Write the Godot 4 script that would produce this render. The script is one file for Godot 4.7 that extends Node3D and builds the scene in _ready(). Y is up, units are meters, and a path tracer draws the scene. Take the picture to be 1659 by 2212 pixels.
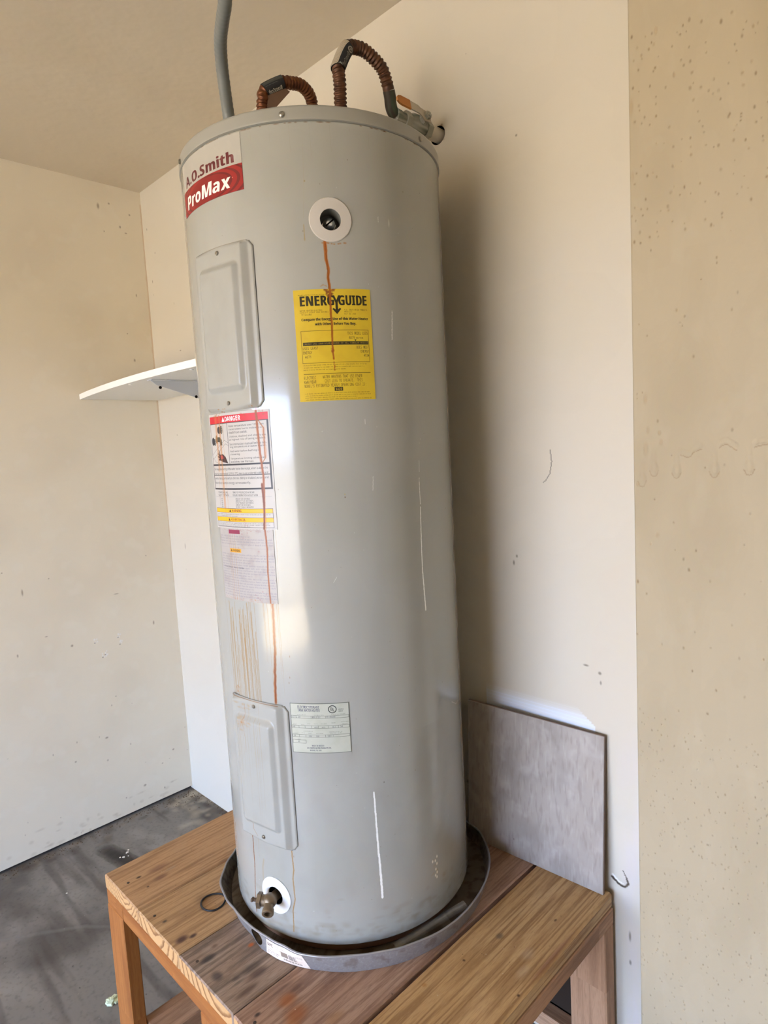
extends Node3D
# A grey electric water heater standing in a drain pan on a wooden stand in a garage corner.
# World: x to the right along the back wall, z out of the back wall, y up, metres. Floor y = 0.

const R := 0.26                                   # heater shell
const TX := 0.1764
const TZ := 0.3123
const Y_TOP := 1.9814
const Y_SEAM := 1.9569
const Y_BOT := 0.4743
const STAND := 0.4524
const AX := -1.2335                               # left wall
const CEIL := 2.4462
const CX := 0.7927                                # free edge of the nearer wall, to the right
const CZ := 0.2
const DOOR_Z := 5.0

var rng := RandomNumberGenerator.new()
var names := {}
var M := {}


# ------------------------------------------------------------------ mesh builder
class MB:
	var v := PackedVector3Array()
	var n := PackedVector3Array()
	var t := PackedVector2Array()

	func tri(a: Vector3, b: Vector3, c: Vector3, na: Vector3, nb: Vector3, nc: Vector3, ua := Vector2.ZERO, ub := Vector2.ZERO, uc := Vector2.ZERO) -> void:
		if (b - a).cross(c - a).dot(na + nb + nc) > 0.0:
			v.append_array([a, c, b]); n.append_array([na, nc, nb]); t.append_array([ua, uc, ub])
		else:
			v.append_array([a, b, c]); n.append_array([na, nb, nc]); t.append_array([ua, ub, uc])

	func quad(p: Array, nn: Array, u: Array) -> void:
		tri(p[0], p[1], p[2], nn[0], nn[1], nn[2], u[0], u[1], u[2])
		tri(p[0], p[2], p[3], nn[0], nn[2], nn[3], u[0], u[2], u[3])

	func flat(a: Vector3, b: Vector3, c: Vector3, d: Vector3, nn: Vector3, u := [Vector2(0, 0), Vector2(1, 0), Vector2(1, 1), Vector2(0, 1)]) -> void:
		quad([a, b, c, d], [nn, nn, nn, nn], u)

	func flat_tri(a: Vector3, b: Vector3, c: Vector3, nn: Vector3) -> void:
		tri(a, b, c, nn, nn, nn)

	# grid of points g[i][j]; outward decides the side of the normals
	func grid(g: Array, uv: Array, outward: Callable, wrap_i := false) -> void:
		var ni := g.size()
		var nj: int = g[0].size()
		var nm := []
		for i in ni:
			var row := PackedVector3Array()
			for j in nj:
				var i0 := i - 1 if i > 0 else (ni - 2 if wrap_i else i)
				var i1 := i + 1 if i < ni - 1 else (1 if wrap_i else i)
				var j0 := maxi(j - 1, 0)
				var j1 := mini(j + 1, nj - 1)
				var q: Vector3 = (g[i1][j] - g[i0][j]).cross(g[i][j1] - g[i][j0])
				q = q.normalized()
				var o: Vector3 = outward.call(g[i][j])
				row.append(q if q.dot(o) >= 0.0 else -q)
			nm.append(row)
		for i in ni - 1:
			for j in nj - 1:
				quad([g[i][j], g[i + 1][j], g[i + 1][j + 1], g[i][j + 1]], [nm[i][j], nm[i + 1][j], nm[i + 1][j + 1], nm[i][j + 1]],
					[uv[i][j], uv[i + 1][j], uv[i + 1][j + 1], uv[i][j + 1]])

	# a profile of (radius, height) turned about the y axis of x
	func lathe(profile: Array, seg: int, x := Transform3D.IDENTITY, from := 0.0, to := TAU) -> void:
		var m := profile.size() - 1
		var pn := []
		for k in m:
			var d: Vector2 = profile[k + 1] - profile[k]
			pn.append(Vector2(d.y, -d.x).normalized())
		for k in m:
			var na: Vector2 = pn[k]
			var nb: Vector2 = pn[k]
			if k > 0 and pn[k - 1].dot(pn[k]) > 0.8:
				na = (pn[k - 1] + pn[k]).normalized()
			if k < m - 1 and pn[k + 1].dot(pn[k]) > 0.8:
				nb = (pn[k + 1] + pn[k]).normalized()
			var pa: Vector2 = profile[k]
			var pb: Vector2 = profile[k + 1]
			for i in seg:
				var a0 := from + (to - from) * i / seg
				var a1 := from + (to - from) * (i + 1) / seg
				var d0 := Vector3(sin(a0), 0, cos(a0))
				var d1 := Vector3(sin(a1), 0, cos(a1))
				var up := Vector3.UP
				quad([x * (d0 * pa.x + up * pa.y), x * (d1 * pa.x + up * pa.y), x * (d1 * pb.x + up * pb.y), x * (d0 * pb.x + up * pb.y)],
					[x.basis * (d0 * na.x + up * na.y), x.basis * (d1 * na.x + up * na.y), x.basis * (d1 * nb.x + up * nb.y), x.basis * (d0 * nb.x + up * nb.y)],
					[Vector2(a0 / TAU, pa.y), Vector2(a1 / TAU, pa.y), Vector2(a1 / TAU, pb.y), Vector2(a0 / TAU, pb.y)])

	# chamfered box; grain: axis along which u runs; ends: a second builder that takes the two faces across the grain
	func box(c: Vector3, size: Vector3, ch := 0.002, grain := 0, ends: MB = null, off := Vector2.ZERO, bas := Basis.IDENTITY) -> void:
		var h := size * 0.5
		var other := 1 if grain != 1 else 0
		var third := 3 - grain - other
		var ux := func(p: Vector3, axis: int) -> Vector2:
			if axis == other:
				return Vector2(p[grain], p[third]) + off
			return Vector2(p[grain], p[other] if axis == third else p[third]) + off
		var pt := func(a: int, s: Vector3) -> Vector3:
			var q := Vector3(s.x * (h.x - ch), s.y * (h.y - ch), s.z * (h.z - ch))
			q[a] = s[a] * h[a]
			return q
		for a in 3:
			var b := (a + 1) % 3
			var d := (a + 2) % 3
			for s in [-1.0, 1.0]:
				var ps := []
				for k in [[-1.0, -1.0], [1.0, -1.0], [1.0, 1.0], [-1.0, 1.0]]:
					var sv := Vector3.ZERO
					sv[a] = s; sv[b] = k[0]; sv[d] = k[1]
					ps.append(pt.call(a, sv))
				var nn := Vector3.ZERO
				nn[a] = s
				var w: MB = self
				var us := []
				if a == grain and ends != null:
					w = ends
					for p in ps:
						us.append(Vector2((p[third] + h[third]) / size[third], 0.5 - p[other] / size[other] * 0.5) if size[third] > size[other] else Vector2((p[other] + h[other]) / size[other], 0.5 - p[third] / size[third] * 0.5))
				else:
					for p in ps:
						us.append(ux.call(p, a) if a != grain else Vector2(p[third], p[other]) + off)
				for i in 4:
					ps[i] = c + bas * ps[i]
				nn = bas * nn
				w.quad(ps, [nn, nn, nn, nn], us)
			# the four chamfers that run along axis d, between faces a and b
			for s in [-1.0, 1.0]:
				for q in [-1.0, 1.0]:
					var lo := Vector3.ZERO
					lo[a] = s; lo[b] = q; lo[d] = -1.0
					var hi := lo
					hi[d] = 1.0
					var ps := [pt.call(a, lo), pt.call(a, hi), pt.call(b, hi), pt.call(b, lo)]
					var nn := Vector3.ZERO
					nn[a] = s; nn[b] = q
					var us := []
					for p in ps:
						us.append(ux.call(p, other))
					for i in 4:
						ps[i] = c + bas * ps[i]
					nn = bas * nn.normalized()
					quad(ps, [nn, nn, nn, nn], us)
		for s in [-1.0, 1.0]:
			for q in [-1.0, 1.0]:
				for r in [-1.0, 1.0]:
					var sv := Vector3(s, q, r)
					var nn := bas * sv.normalized()
					var u0: Vector2 = ux.call(pt.call(0, sv), other)
					tri(c + bas * pt.call(0, sv), c + bas * pt.call(1, sv), c + bas * pt.call(2, sv), nn, nn, nn, u0, u0, u0)

	# a tube along points; radius.call(s) gives the radius at arc length s
	func tube(pts: PackedVector3Array, radius: Callable, seg: int, caps := true) -> void:
		var m := pts.size()
		var tan := PackedVector3Array()
		for k in m:
			tan.append((pts[mini(k + 1, m - 1)] - pts[maxi(k - 1, 0)]).normalized())
		var side := tan[0].cross(Vector3.UP if absf(tan[0].y) < 0.9 else Vector3.RIGHT).normalized()
		var g := []
		var uv := []
		var s := 0.0
		for k in m:
			if k > 0:
				s += pts[k].distance_to(pts[k - 1])
				side = (side - tan[k] * side.dot(tan[k])).normalized()
			var up := tan[k].cross(side)
			var row := PackedVector3Array()
			var ur := PackedVector2Array()
			var r: float = radius.call(s)
			for i in seg + 1:
				var a := TAU * i / seg
				row.append(pts[k] + (side * cos(a) + up * sin(a)) * r)
				ur.append(Vector2(s, float(i) / seg))
			g.append(row)
			uv.append(ur)
		var nm := []
		for k in m:
			var row := PackedVector3Array()
			var k0 := maxi(k - 1, 0)
			var k1 := mini(k + 1, m - 1)
			for i in seg + 1:
				var along: Vector3 = g[k1][i] - g[k0][i]
				var rad: Vector3 = (g[k][i] - pts[k]).normalized()
				var around := tan[k].cross(rad)
				var q := along.cross(around).normalized()
				row.append(q if q.dot(rad) > 0.0 else -q)
			nm.append(row)
		for k in m - 1:
			for i in seg:
				quad([g[k][i], g[k + 1][i], g[k + 1][i + 1], g[k][i + 1]], [nm[k][i], nm[k + 1][i], nm[k + 1][i + 1], nm[k][i + 1]],
					[uv[k][i], uv[k + 1][i], uv[k + 1][i + 1], uv[k][i + 1]])
		if caps:
			for i in seg:
				flat_tri(pts[0], g[0][i], g[0][i + 1], -tan[0])
				flat_tri(pts[m - 1], g[m - 1][i], g[m - 1][i + 1], tan[m - 1])

	# a polygon in the plane of ax, ay pushed out along az by depth
	func prism(poly: PackedVector2Array, org: Vector3, ax: Vector3, ay: Vector3, az: Vector3, depth: float, uvs := 1.0) -> void:
		var idx := Geometry2D.triangulate_polygon(poly)
		var P := func(q: Vector2, d: float) -> Vector3: return org + ax * q.x + ay * q.y + az * d
		for k in range(0, idx.size(), 3):
			var a := poly[idx[k]]
			var b := poly[idx[k + 1]]
			var c := poly[idx[k + 2]]
			tri(P.call(a, depth), P.call(b, depth), P.call(c, depth), az, az, az, a * uvs, b * uvs, c * uvs)
			tri(P.call(a, 0.0), P.call(b, 0.0), P.call(c, 0.0), -az, -az, -az, a * uvs, b * uvs, c * uvs)
		var clock := Geometry2D.is_polygon_clockwise(poly)
		for k in poly.size():
			var a := poly[k]
			var b := poly[(k + 1) % poly.size()]
			var e := (b - a).normalized()
			var o := Vector2(-e.y, e.x) if clock else Vector2(e.y, -e.x)
			if Geometry2D.is_point_in_polygon((a + b) * 0.5 + o * 1e-5, poly):
				o = -o
			var nn := (ax * o.x + ay * o.y).normalized()
			flat(P.call(a, 0.0), P.call(b, 0.0), P.call(b, depth), P.call(a, depth), nn, [a * uvs, b * uvs, b * uvs, a * uvs])

	func into(mesh: ArrayMesh, mat: Material) -> void:
		if v.is_empty():
			return
		var arr := []
		arr.resize(Mesh.ARRAY_MAX)
		arr[Mesh.ARRAY_VERTEX] = v
		arr[Mesh.ARRAY_NORMAL] = n
		arr[Mesh.ARRAY_TEX_UV] = t
		mesh.add_surface_from_arrays(Mesh.PRIMITIVE_TRIANGLES, arr)
		mesh.surface_set_material(mesh.get_surface_count() - 1, mat)


# ------------------------------------------------------------------ objects
func numbered(called: String) -> String:
	names[called] = names.get(called, -1) + 1
	return called if names[called] == 0 else "%s_%03d" % [called, names[called]]


func thing(called: String, label: String, category: String, at: Vector3, group := "") -> Node3D:
	var o := Node3D.new()
	o.name = numbered(called)
	add_child(o, true)
	o.position = at
	return tag(o, label, category, group)


func tag(o: Node3D, label: String, category := "", group := "", kind := "") -> Node3D:
	if label:
		o.set_meta("label", label)
	if category:
		o.set_meta("category", category)
	if group:
		o.set_meta("group", group)
	if kind:
		o.set_meta("kind", kind)
	return o


# one mesh, built in world coordinates, under parent (a thing or one of its parts)
func obj(called: String, mb, mat, parent: Node3D = null) -> MeshInstance3D:
	var mesh := ArrayMesh.new()
	if mb is Array:
		for k in mb.size():
			mb[k].into(mesh, mat[k])
	else:
		mb.into(mesh, mat)
	var o := MeshInstance3D.new()
	o.mesh = mesh
	if parent == null:
		o.name = numbered(called)
		add_child(o, true)
	else:
		o.name = called
		parent.add_child(o, true)
		var p := parent
		var off := Vector3.ZERO
		while p != self:
			off += p.position
			p = p.get_parent()
		o.position = -off
	return o


func struct(called: String, mb, mat, label: String) -> MeshInstance3D:
	var o := obj(called, mb, mat)
	tag(o, label, "", "", "structure")
	return o


# ------------------------------------------------------------------ painting
func canvas(w: int, h: int, c: Color) -> Image:
	var im := Image.create(w, h, false, Image.FORMAT_RGBA8)
	im.fill(c)
	return im


func c8(r: int, g: int, b: int, a := 1.0) -> Color:
	return Color(r / 255.0, g / 255.0, b / 255.0, a)


# patches of a colour where low-resolution noise lies between lo and hi, stretched to the picture
func mottle(im: Image, lw: int, lh: int, freq: float, col: Color, lo: float, hi: float, most: float, sd: int, rect := Rect2i(), octaves := 3) -> void:
	var nz := FastNoiseLite.new()
	nz.seed = sd
	nz.frequency = freq
	nz.noise_type = FastNoiseLite.TYPE_SIMPLEX_SMOOTH
	nz.fractal_octaves = octaves
	var src := nz.get_image(lw, lh, false, false, false)
	src.convert(Image.FORMAT_L8)
	var d := src.get_data()
	var out := PackedByteArray()
	out.resize(d.size() * 4)
	var r := int(col.r * 255)
	var g := int(col.g * 255)
	var b := int(col.b * 255)
	var lut := PackedByteArray()
	for k in 256:
		lut.append(int(255.0 * most * smoothstep(lo, hi, k / 255.0)))
	for k in d.size():
		var q := k * 4
		out[q] = r
		out[q + 1] = g
		out[q + 2] = b
		out[q + 3] = lut[d[k]]
	var lay := Image.create_from_data(lw, lh, false, Image.FORMAT_RGBA8, out)
	if rect.size == Vector2i.ZERO:
		rect = Rect2i(0, 0, im.get_width(), im.get_height())
	lay.resize(rect.size.x, rect.size.y, Image.INTERPOLATE_CUBIC if lw < rect.size.x else Image.INTERPOLATE_BILINEAR)
	im.blend_rect(lay, Rect2i(Vector2i.ZERO, rect.size), rect.position)


var brushes := {}


func brush(rx: float, ry: float, col: Color, hard := 0.4) -> Image:
	var key := "%.1f %.1f %s %.1f" % [rx, ry, col.to_html(), hard]
	if not brushes.has(key):
		var w := int(ceil(rx)) * 2 + 1
		var h := int(ceil(ry)) * 2 + 1
		var b := Image.create(w, h, false, Image.FORMAT_RGBA8)
		for y in h:
			for x in w:
				var d := Vector2((x - w / 2) / maxf(rx, 0.5), (y - h / 2) / maxf(ry, 0.5)).length()
				b.set_pixel(x, y, Color(col, col.a * (1.0 - smoothstep(hard, 1.05, d))))
		brushes[key] = b
	return brushes[key]


func dab(im: Image, p: Vector2, rx: float, ry: float, col: Color, hard := 0.4) -> void:
	var b := brush(snappedf(rx, 0.5), snappedf(ry, 0.5), col, hard)
	im.blend_rect(b, Rect2i(0, 0, b.get_width(), b.get_height()), Vector2i(p) - Vector2i(b.get_width() / 2, b.get_height() / 2))


func stroke(im: Image, pts: Array, r0: float, r1: float, col: Color, wob := 0.0, hard := 0.4) -> void:
	var total := 0.0
	for k in pts.size() - 1:
		total += pts[k].distance_to(pts[k + 1])
	var run := 0.0
	var w := 0.0
	for k in pts.size() - 1:
		var len: float = pts[k].distance_to(pts[k + 1])
		var steps := maxi(1, int(len))
		for i in steps:
			var p: Vector2 = pts[k].lerp(pts[k + 1], float(i) / steps)
			var f := (run + len * i / steps) / maxf(total, 1.0)
			w = w * 0.93 + rng.randf_range(-1, 1) * wob * 0.35
			dab(im, p + Vector2(w, 0), lerpf(r0, r1, f) * rng.randf_range(0.75, 1.15), maxf(lerpf(r0, r1, f), 0.5), col, hard)
		run += len


func fill_tri(im: Image, a: Vector2, b: Vector2, c: Vector2, col: Color) -> void:
	var y0 := maxi(int(ceil(minf(a.y, minf(b.y, c.y)) - 0.5)), 0)
	var y1 := mini(int(floor(maxf(a.y, maxf(b.y, c.y)) - 0.5)), im.get_height() - 1)
	for y in range(y0, y1 + 1):
		var yy := y + 0.5
		var lo := 1e9
		var hi := -1e9
		for e in [[a, b], [b, c], [c, a]]:
			var p: Vector2 = e[0]
			var q: Vector2 = e[1]
			if (p.y <= yy and q.y >= yy) or (q.y <= yy and p.y >= yy):
				var x: float = p.x if absf(q.y - p.y) < 1e-6 else p.x + (q.x - p.x) * (yy - p.y) / (q.y - p.y)
				lo = minf(lo, x)
				hi = maxf(hi, x)
		var x0 := maxi(int(round(lo)), 0)
		var x1 := mini(int(round(hi)), im.get_width())
		if x1 > x0:
			im.fill_rect(Rect2i(x0, y, x1 - x0, 1), col)


func poly(im: Image, pts: Array, col: Color) -> void:
	var pk := PackedVector2Array(pts)
	var idx := Geometry2D.triangulate_polygon(pk)
	for k in range(0, idx.size(), 3):
		fill_tri(im, pk[idx[k]], pk[idx[k + 1]], pk[idx[k + 2]], col)


func ellipse(im: Image, c: Vector2, rx: float, ry: float, col: Color) -> void:
	for y in range(int(c.y - ry), int(c.y + ry) + 1):
		var q := 1.0 - pow((y + 0.5 - c.y) / ry, 2)
		if q > 0.0:
			im.fill_rect(Rect2i(int(c.x - rx * sqrt(q)), y, maxi(1, int(2.0 * rx * sqrt(q))), 1), col)


func frame(im: Image, r: Rect2i, w: int, col: Color) -> void:
	im.fill_rect(Rect2i(r.position, Vector2i(r.size.x, w)), col)
	im.fill_rect(Rect2i(r.position.x, r.end.y - w, r.size.x, w), col)
	im.fill_rect(Rect2i(r.position, Vector2i(w, r.size.y)), col)
	im.fill_rect(Rect2i(r.end.x - w, r.position.y, w, r.size.y), col)


# lettering: the outlines of a TextMesh, fitted into a rectangle of the picture
func print_text(im: Image, s: String, rect: Rect2, col: Color, face := "Droid Sans", bold := true, shear := 0.0) -> void:
	var f := SystemFont.new()
	f.font_names = PackedStringArray([face])
	f.font_weight = 700 if bold else 400
	var tm := TextMesh.new()
	tm.text = s
	tm.font = f
	tm.font_size = 32
	tm.depth = 0.0
	tm.curve_step = 2.0
	var arr := tm.get_mesh_arrays()
	if arr.is_empty():
		return
	var vs: PackedVector3Array = arr[Mesh.ARRAY_VERTEX]
	if vs.is_empty():
		return
	var ix = arr[Mesh.ARRAY_INDEX]
	if ix == null:
		ix = range(vs.size())
	var lo := Vector2(1e9, 1e9)
	var hi := -lo
	for p in vs:
		lo = lo.min(Vector2(p.x, p.y))
		hi = hi.max(Vector2(p.x, p.y))
	var k := rect.size / (hi - lo)
	var q := PackedVector2Array()
	for p in vs:
		var h := (p.y - lo.y) * k.y
		q.append(Vector2(rect.position.x + (p.x - lo.x) * k.x + h * shear, rect.end.y - h))
	for i in range(0, ix.size() - 2, 3):
		fill_tri(im, q[ix[i]], q[ix[i + 1]], q[ix[i + 2]], col)


# print too small to read in the photograph: broken strokes in word-long runs
func fine_print(im: Image, x0: float, x1: float, y: float, h: float, col: Color) -> void:
	var x := x0
	while x < x1:
		var word := rng.randi_range(3, 9)
		for k in word:
			if x >= x1:
				break
			var tall := h if rng.randf() < 0.3 else h * 0.7
			im.fill_rect(Rect2i(int(x), int(y + h - tall), maxi(1, int(h * 0.16)), int(ceil(tall))), col)
			if rng.randf() < 0.7:
				im.fill_rect(Rect2i(int(x), int(y + h * rng.randf_range(0.3, 0.85)), maxi(1, int(h * 0.42)), maxi(1, int(h * 0.16))), col)
			if rng.randf() < 0.5:
				im.fill_rect(Rect2i(int(x + h * 0.33), int(y + h * 0.35), maxi(1, int(h * 0.14)), maxi(1, int(h * 0.62))), col)
			x += h * 0.6
		x += h * 0.5


func tex(im: Image) -> ImageTexture:
	im.convert(Image.FORMAT_RGB8)
	return ImageTexture.create_from_image(im)


func grey_noise(w: int, h: int, freq: float, sd: int, octaves := 3, kind := FastNoiseLite.TYPE_SIMPLEX_SMOOTH) -> Image:
	var nz := FastNoiseLite.new()
	nz.seed = sd
	nz.frequency = freq
	nz.noise_type = kind
	nz.fractal_octaves = octaves
	var im := nz.get_seamless_image(w, h, false, false, 0.15, true)
	return im


func mat(called: String, col: Color, rough := 0.6, metal := 0.0, spec := 0.5) -> StandardMaterial3D:
	var m := StandardMaterial3D.new()
	m.resource_name = called
	m.albedo_color = col
	m.roughness = rough
	m.metallic = metal
	m.metallic_specular = spec
	M[called] = m
	return m


func textured(called: String, im: Image, rough := 0.6, spec := 0.5, repeat := false) -> StandardMaterial3D:
	var m := mat(called, Color.WHITE, rough, 0.0, spec)
	m.albedo_texture = tex(im)
	m.texture_repeat = repeat
	return m


func bumped(m: StandardMaterial3D, im: Image, strength: float, scale := 0.0) -> void:
	m.normal_enabled = true
	im.bump_map_to_normal_map(strength)
	m.normal_texture = ImageTexture.create_from_image(im)
	if scale > 0.0:
		m.uv1_triplanar = true
		m.uv1_scale = Vector3.ONE * scale


# ------------------------------------------------------------------ geometry helpers
func on_tank(phi: float, y: float, r := R) -> Vector3:
	var a := deg_to_rad(phi)
	return Vector3(TX + r * sin(a), y, TZ + r * cos(a))


func out_of_tank(p: Vector3) -> Vector3:
	return Vector3(p.x - TX, 0, p.z - TZ)


# a sheet wrapped on the shell, with its own thickness
func wrap_sheet(p0: float, p1: float, y0: float, y1: float, r: float, thick := 0.0004) -> MB:
	var m := MB.new()
	var na := maxi(4, int(absf(p1 - p0) / 1.5))
	var ny := 12
	var g := []
	var uv := []
	for i in na + 1:
		var row := PackedVector3Array()
		var ur := PackedVector2Array()
		for j in ny + 1:
			var f := Vector2(float(i) / na, float(j) / ny)
			row.append(on_tank(lerpf(p0, p1, f.x), lerpf(y1, y0, f.y), r + thick))
			ur.append(f)
		g.append(row)
		uv.append(ur)
	m.grid(g, uv, out_of_tank)
	for i in na:
		for j in [0, ny]:
			var a: Vector3 = g[i][j]
			var b: Vector3 = g[i + 1][j]
			var ia := out_of_tank(a).normalized() * (thick + 0.0002)
			var ib := out_of_tank(b).normalized() * (thick + 0.0002)
			m.flat(a, b, b - ib, a - ia, Vector3.UP if j == 0 else Vector3.DOWN, [uv[i][j], uv[i + 1][j], uv[i + 1][j], uv[i][j]])
	for i in [0, na]:
		for j in ny:
			var a: Vector3 = g[i][j]
			var b: Vector3 = g[i][j + 1]
			var o := out_of_tank(a).normalized()
			var side := o.cross(Vector3.UP) * (1.0 if i == 0 else -1.0)
			m.flat(a, b, b - o * (thick + 0.0002), a - o * (thick + 0.0002), -side, [uv[i][j], uv[i][j + 1], uv[i][j + 1], uv[i][j]])
	return m


func smooth_path(ctrl: Array, step: float) -> PackedVector3Array:
	var fine := PackedVector3Array()
	for k in ctrl.size() - 1:
		var p0: Vector3 = ctrl[maxi(k - 1, 0)]
		var p1: Vector3 = ctrl[k]
		var p2: Vector3 = ctrl[k + 1]
		var p3: Vector3 = ctrl[mini(k + 2, ctrl.size() - 1)]
		for i in 40:
			fine.append(p1.cubic_interpolate(p2, p0, p3, i / 40.0))
	fine.append(ctrl[ctrl.size() - 1])
	var out := PackedVector3Array([fine[0]])
	var left := step
	for k in fine.size() - 1:
		var a := fine[k]
		var b := fine[k + 1]
		var d := a.distance_to(b)
		while d >= left and d > 1e-9:
			a = a.lerp(b, left / d)
			out.append(a)
			d = a.distance_to(b)
			left = step
		left -= d
	out.append(fine[fine.size() - 1])
	return out


# a frame whose y axis points along dir
func along(dir: Vector3, at: Vector3, spin := 0.0) -> Transform3D:
	var y := dir.normalized()
	var x := y.cross(Vector3.UP if absf(y.y) < 0.95 else Vector3.RIGHT).normalized()
	var z := x.cross(y)
	return Transform3D(Basis(x, y, z), at) * Transform3D(Basis(Vector3.UP, spin), Vector3.ZERO)


func hexnut(m: MB, x: Transform3D, r: float, h0: float, h1: float) -> void:
	var ps := PackedVector2Array()
	for k in 6:
		ps.append(Vector2(cos(k * TAU / 6), sin(k * TAU / 6)) * r)
	m.prism(ps, x * Vector3(0, h0, 0), x.basis.x, x.basis.z, x.basis.y, h1 - h0)


func screw_head(parent: Node3D, at: Vector3, out_dir: Vector3, r := 0.0042, called := "screw") -> void:
	var m := MB.new()
	var x := along(out_dir, at, 0.4)
	m.lathe([Vector2(r * 1.25, 0.0), Vector2(r * 1.25, 0.0008), Vector2(r, 0.001), Vector2(r, 0.0028), Vector2(r * 0.75, 0.0036), Vector2(0.0, 0.0038)], 16, x)
	m.box(x * Vector3(0, 0.0037, 0), Vector3(r * 1.6, 0.0006, r * 0.28), 0.0001, 0, null, Vector2.ZERO, x.basis)
	obj(called, m, M.zinc, parent)


# ------------------------------------------------------------------ the scene
func _ready() -> void:
	rng.seed = 20240611
	var cam := Camera3D.new()
	cam.name = "camera"
	cam.fov = rad_to_deg(2.0 * atan(1106.0 / 1369.69))
	cam.near = 0.02
	cam.position = Vector3(1.2288, 1.4109, 1.2017)
	cam.basis = Basis.from_euler(Vector3(deg_to_rad(-5.866), deg_to_rad(45.142), deg_to_rad(-3.101)))
	add_child(cam)
	cam.current = true
	var e := Environment.new()
	var sky := ProceduralSkyMaterial.new()
	sky.sky_top_color = c8(140, 178, 238)
	sky.sky_horizon_color = c8(184, 204, 240)
	sky.sky_curve = 0.2
	sky.ground_horizon_color = c8(150, 140, 125)
	sky.ground_bottom_color = c8(120, 110, 98)
	sky.sky_energy_multiplier = 1.0
	e.background_mode = Environment.BG_SKY
	e.sky = Sky.new()
	e.sky.sky_material = sky
	e.background_energy_multiplier = 21.0
	e.tonemap_mode = Environment.TONE_MAPPER_LINEAR
	e.tonemap_exposure = 1.6
	e.sdfgi_enabled = true
	e.ssao_enabled = true
	e.ssil_enabled = true
	var we := WorldEnvironment.new()
	we.name = "world_environment"
	we.environment = e
	add_child(we)
	var sun := DirectionalLight3D.new()
	sun.name = "sun"
	sun.light_color = c8(255, 241, 208)
	sun.light_energy = 24.0
	sun.light_angular_distance = 0.5
	sun.shadow_enabled = true
	sun.look_at_from_position(Vector3.ZERO, -Vector3(0.1, 1.25, 1.0), Vector3.UP)
	add_child(sun)

	build_materials()
	build_room()
	build_stand()
	build_heater()
	build_pan()
	build_hoses()
	build_shelf()
	build_tile()
	build_small_things()


func build_materials() -> void:
	mat("zinc", c8(158, 154, 144), 0.3, 0.9)
	mat("chrome", c8(222, 224, 224), 0.2, 0.9)
	mat("brass", c8(122, 106, 84), 0.45, 0.6)
	mat("dark brass", c8(84, 66, 48), 0.55, 0.5)
	mat("dark", c8(22, 19, 16), 0.9, 0.0, 0.2)
	mat("insulation", c8(112, 112, 104), 0.8)
	mat("foam washer", c8(192, 186, 176), 0.7)
	mat("white plastic", c8(228, 230, 232), 0.45)
	mat("black rubber", c8(22, 20, 24), 0.5)
	var cap := canvas(1024, 64, c8(154, 152, 143))
	mottle(cap, 256, 16, 0.03, c8(134, 130, 118), 0.5, 0.8, 0.5, 3)
	textured("cap grey", cap, 0.32)
	M["cap grey"].texture_repeat = true


# a rectangle with a round hole in it and a short tunnel behind; at maps (s, t) to a point
func holed(m: MB, at: Callable, uvf: Callable, outward: Callable, c: Vector2, rs: float, rt: float, hs: float, ht: float) -> void:
	var g := []
	var uv := []
	for k in 33:
		var a := TAU * k / 32.0
		var d := Vector2(cos(a), sin(a))
		var inner := c + Vector2(d.x * rs, d.y * rt)
		var f := 1.0 / maxf(absf(d.x), absf(d.y))
		var outer := c + Vector2(d.x * f * hs, d.y * f * ht)
		var row := PackedVector3Array()
		var ur := PackedVector2Array()
		for j in 4:
			var q := inner.lerp(outer, j / 3.0)
			row.append(at.call(q))
			ur.append(uvf.call(q))
		g.append(row)
		uv.append(ur)
	m.grid(g, uv, outward, true)


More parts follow.
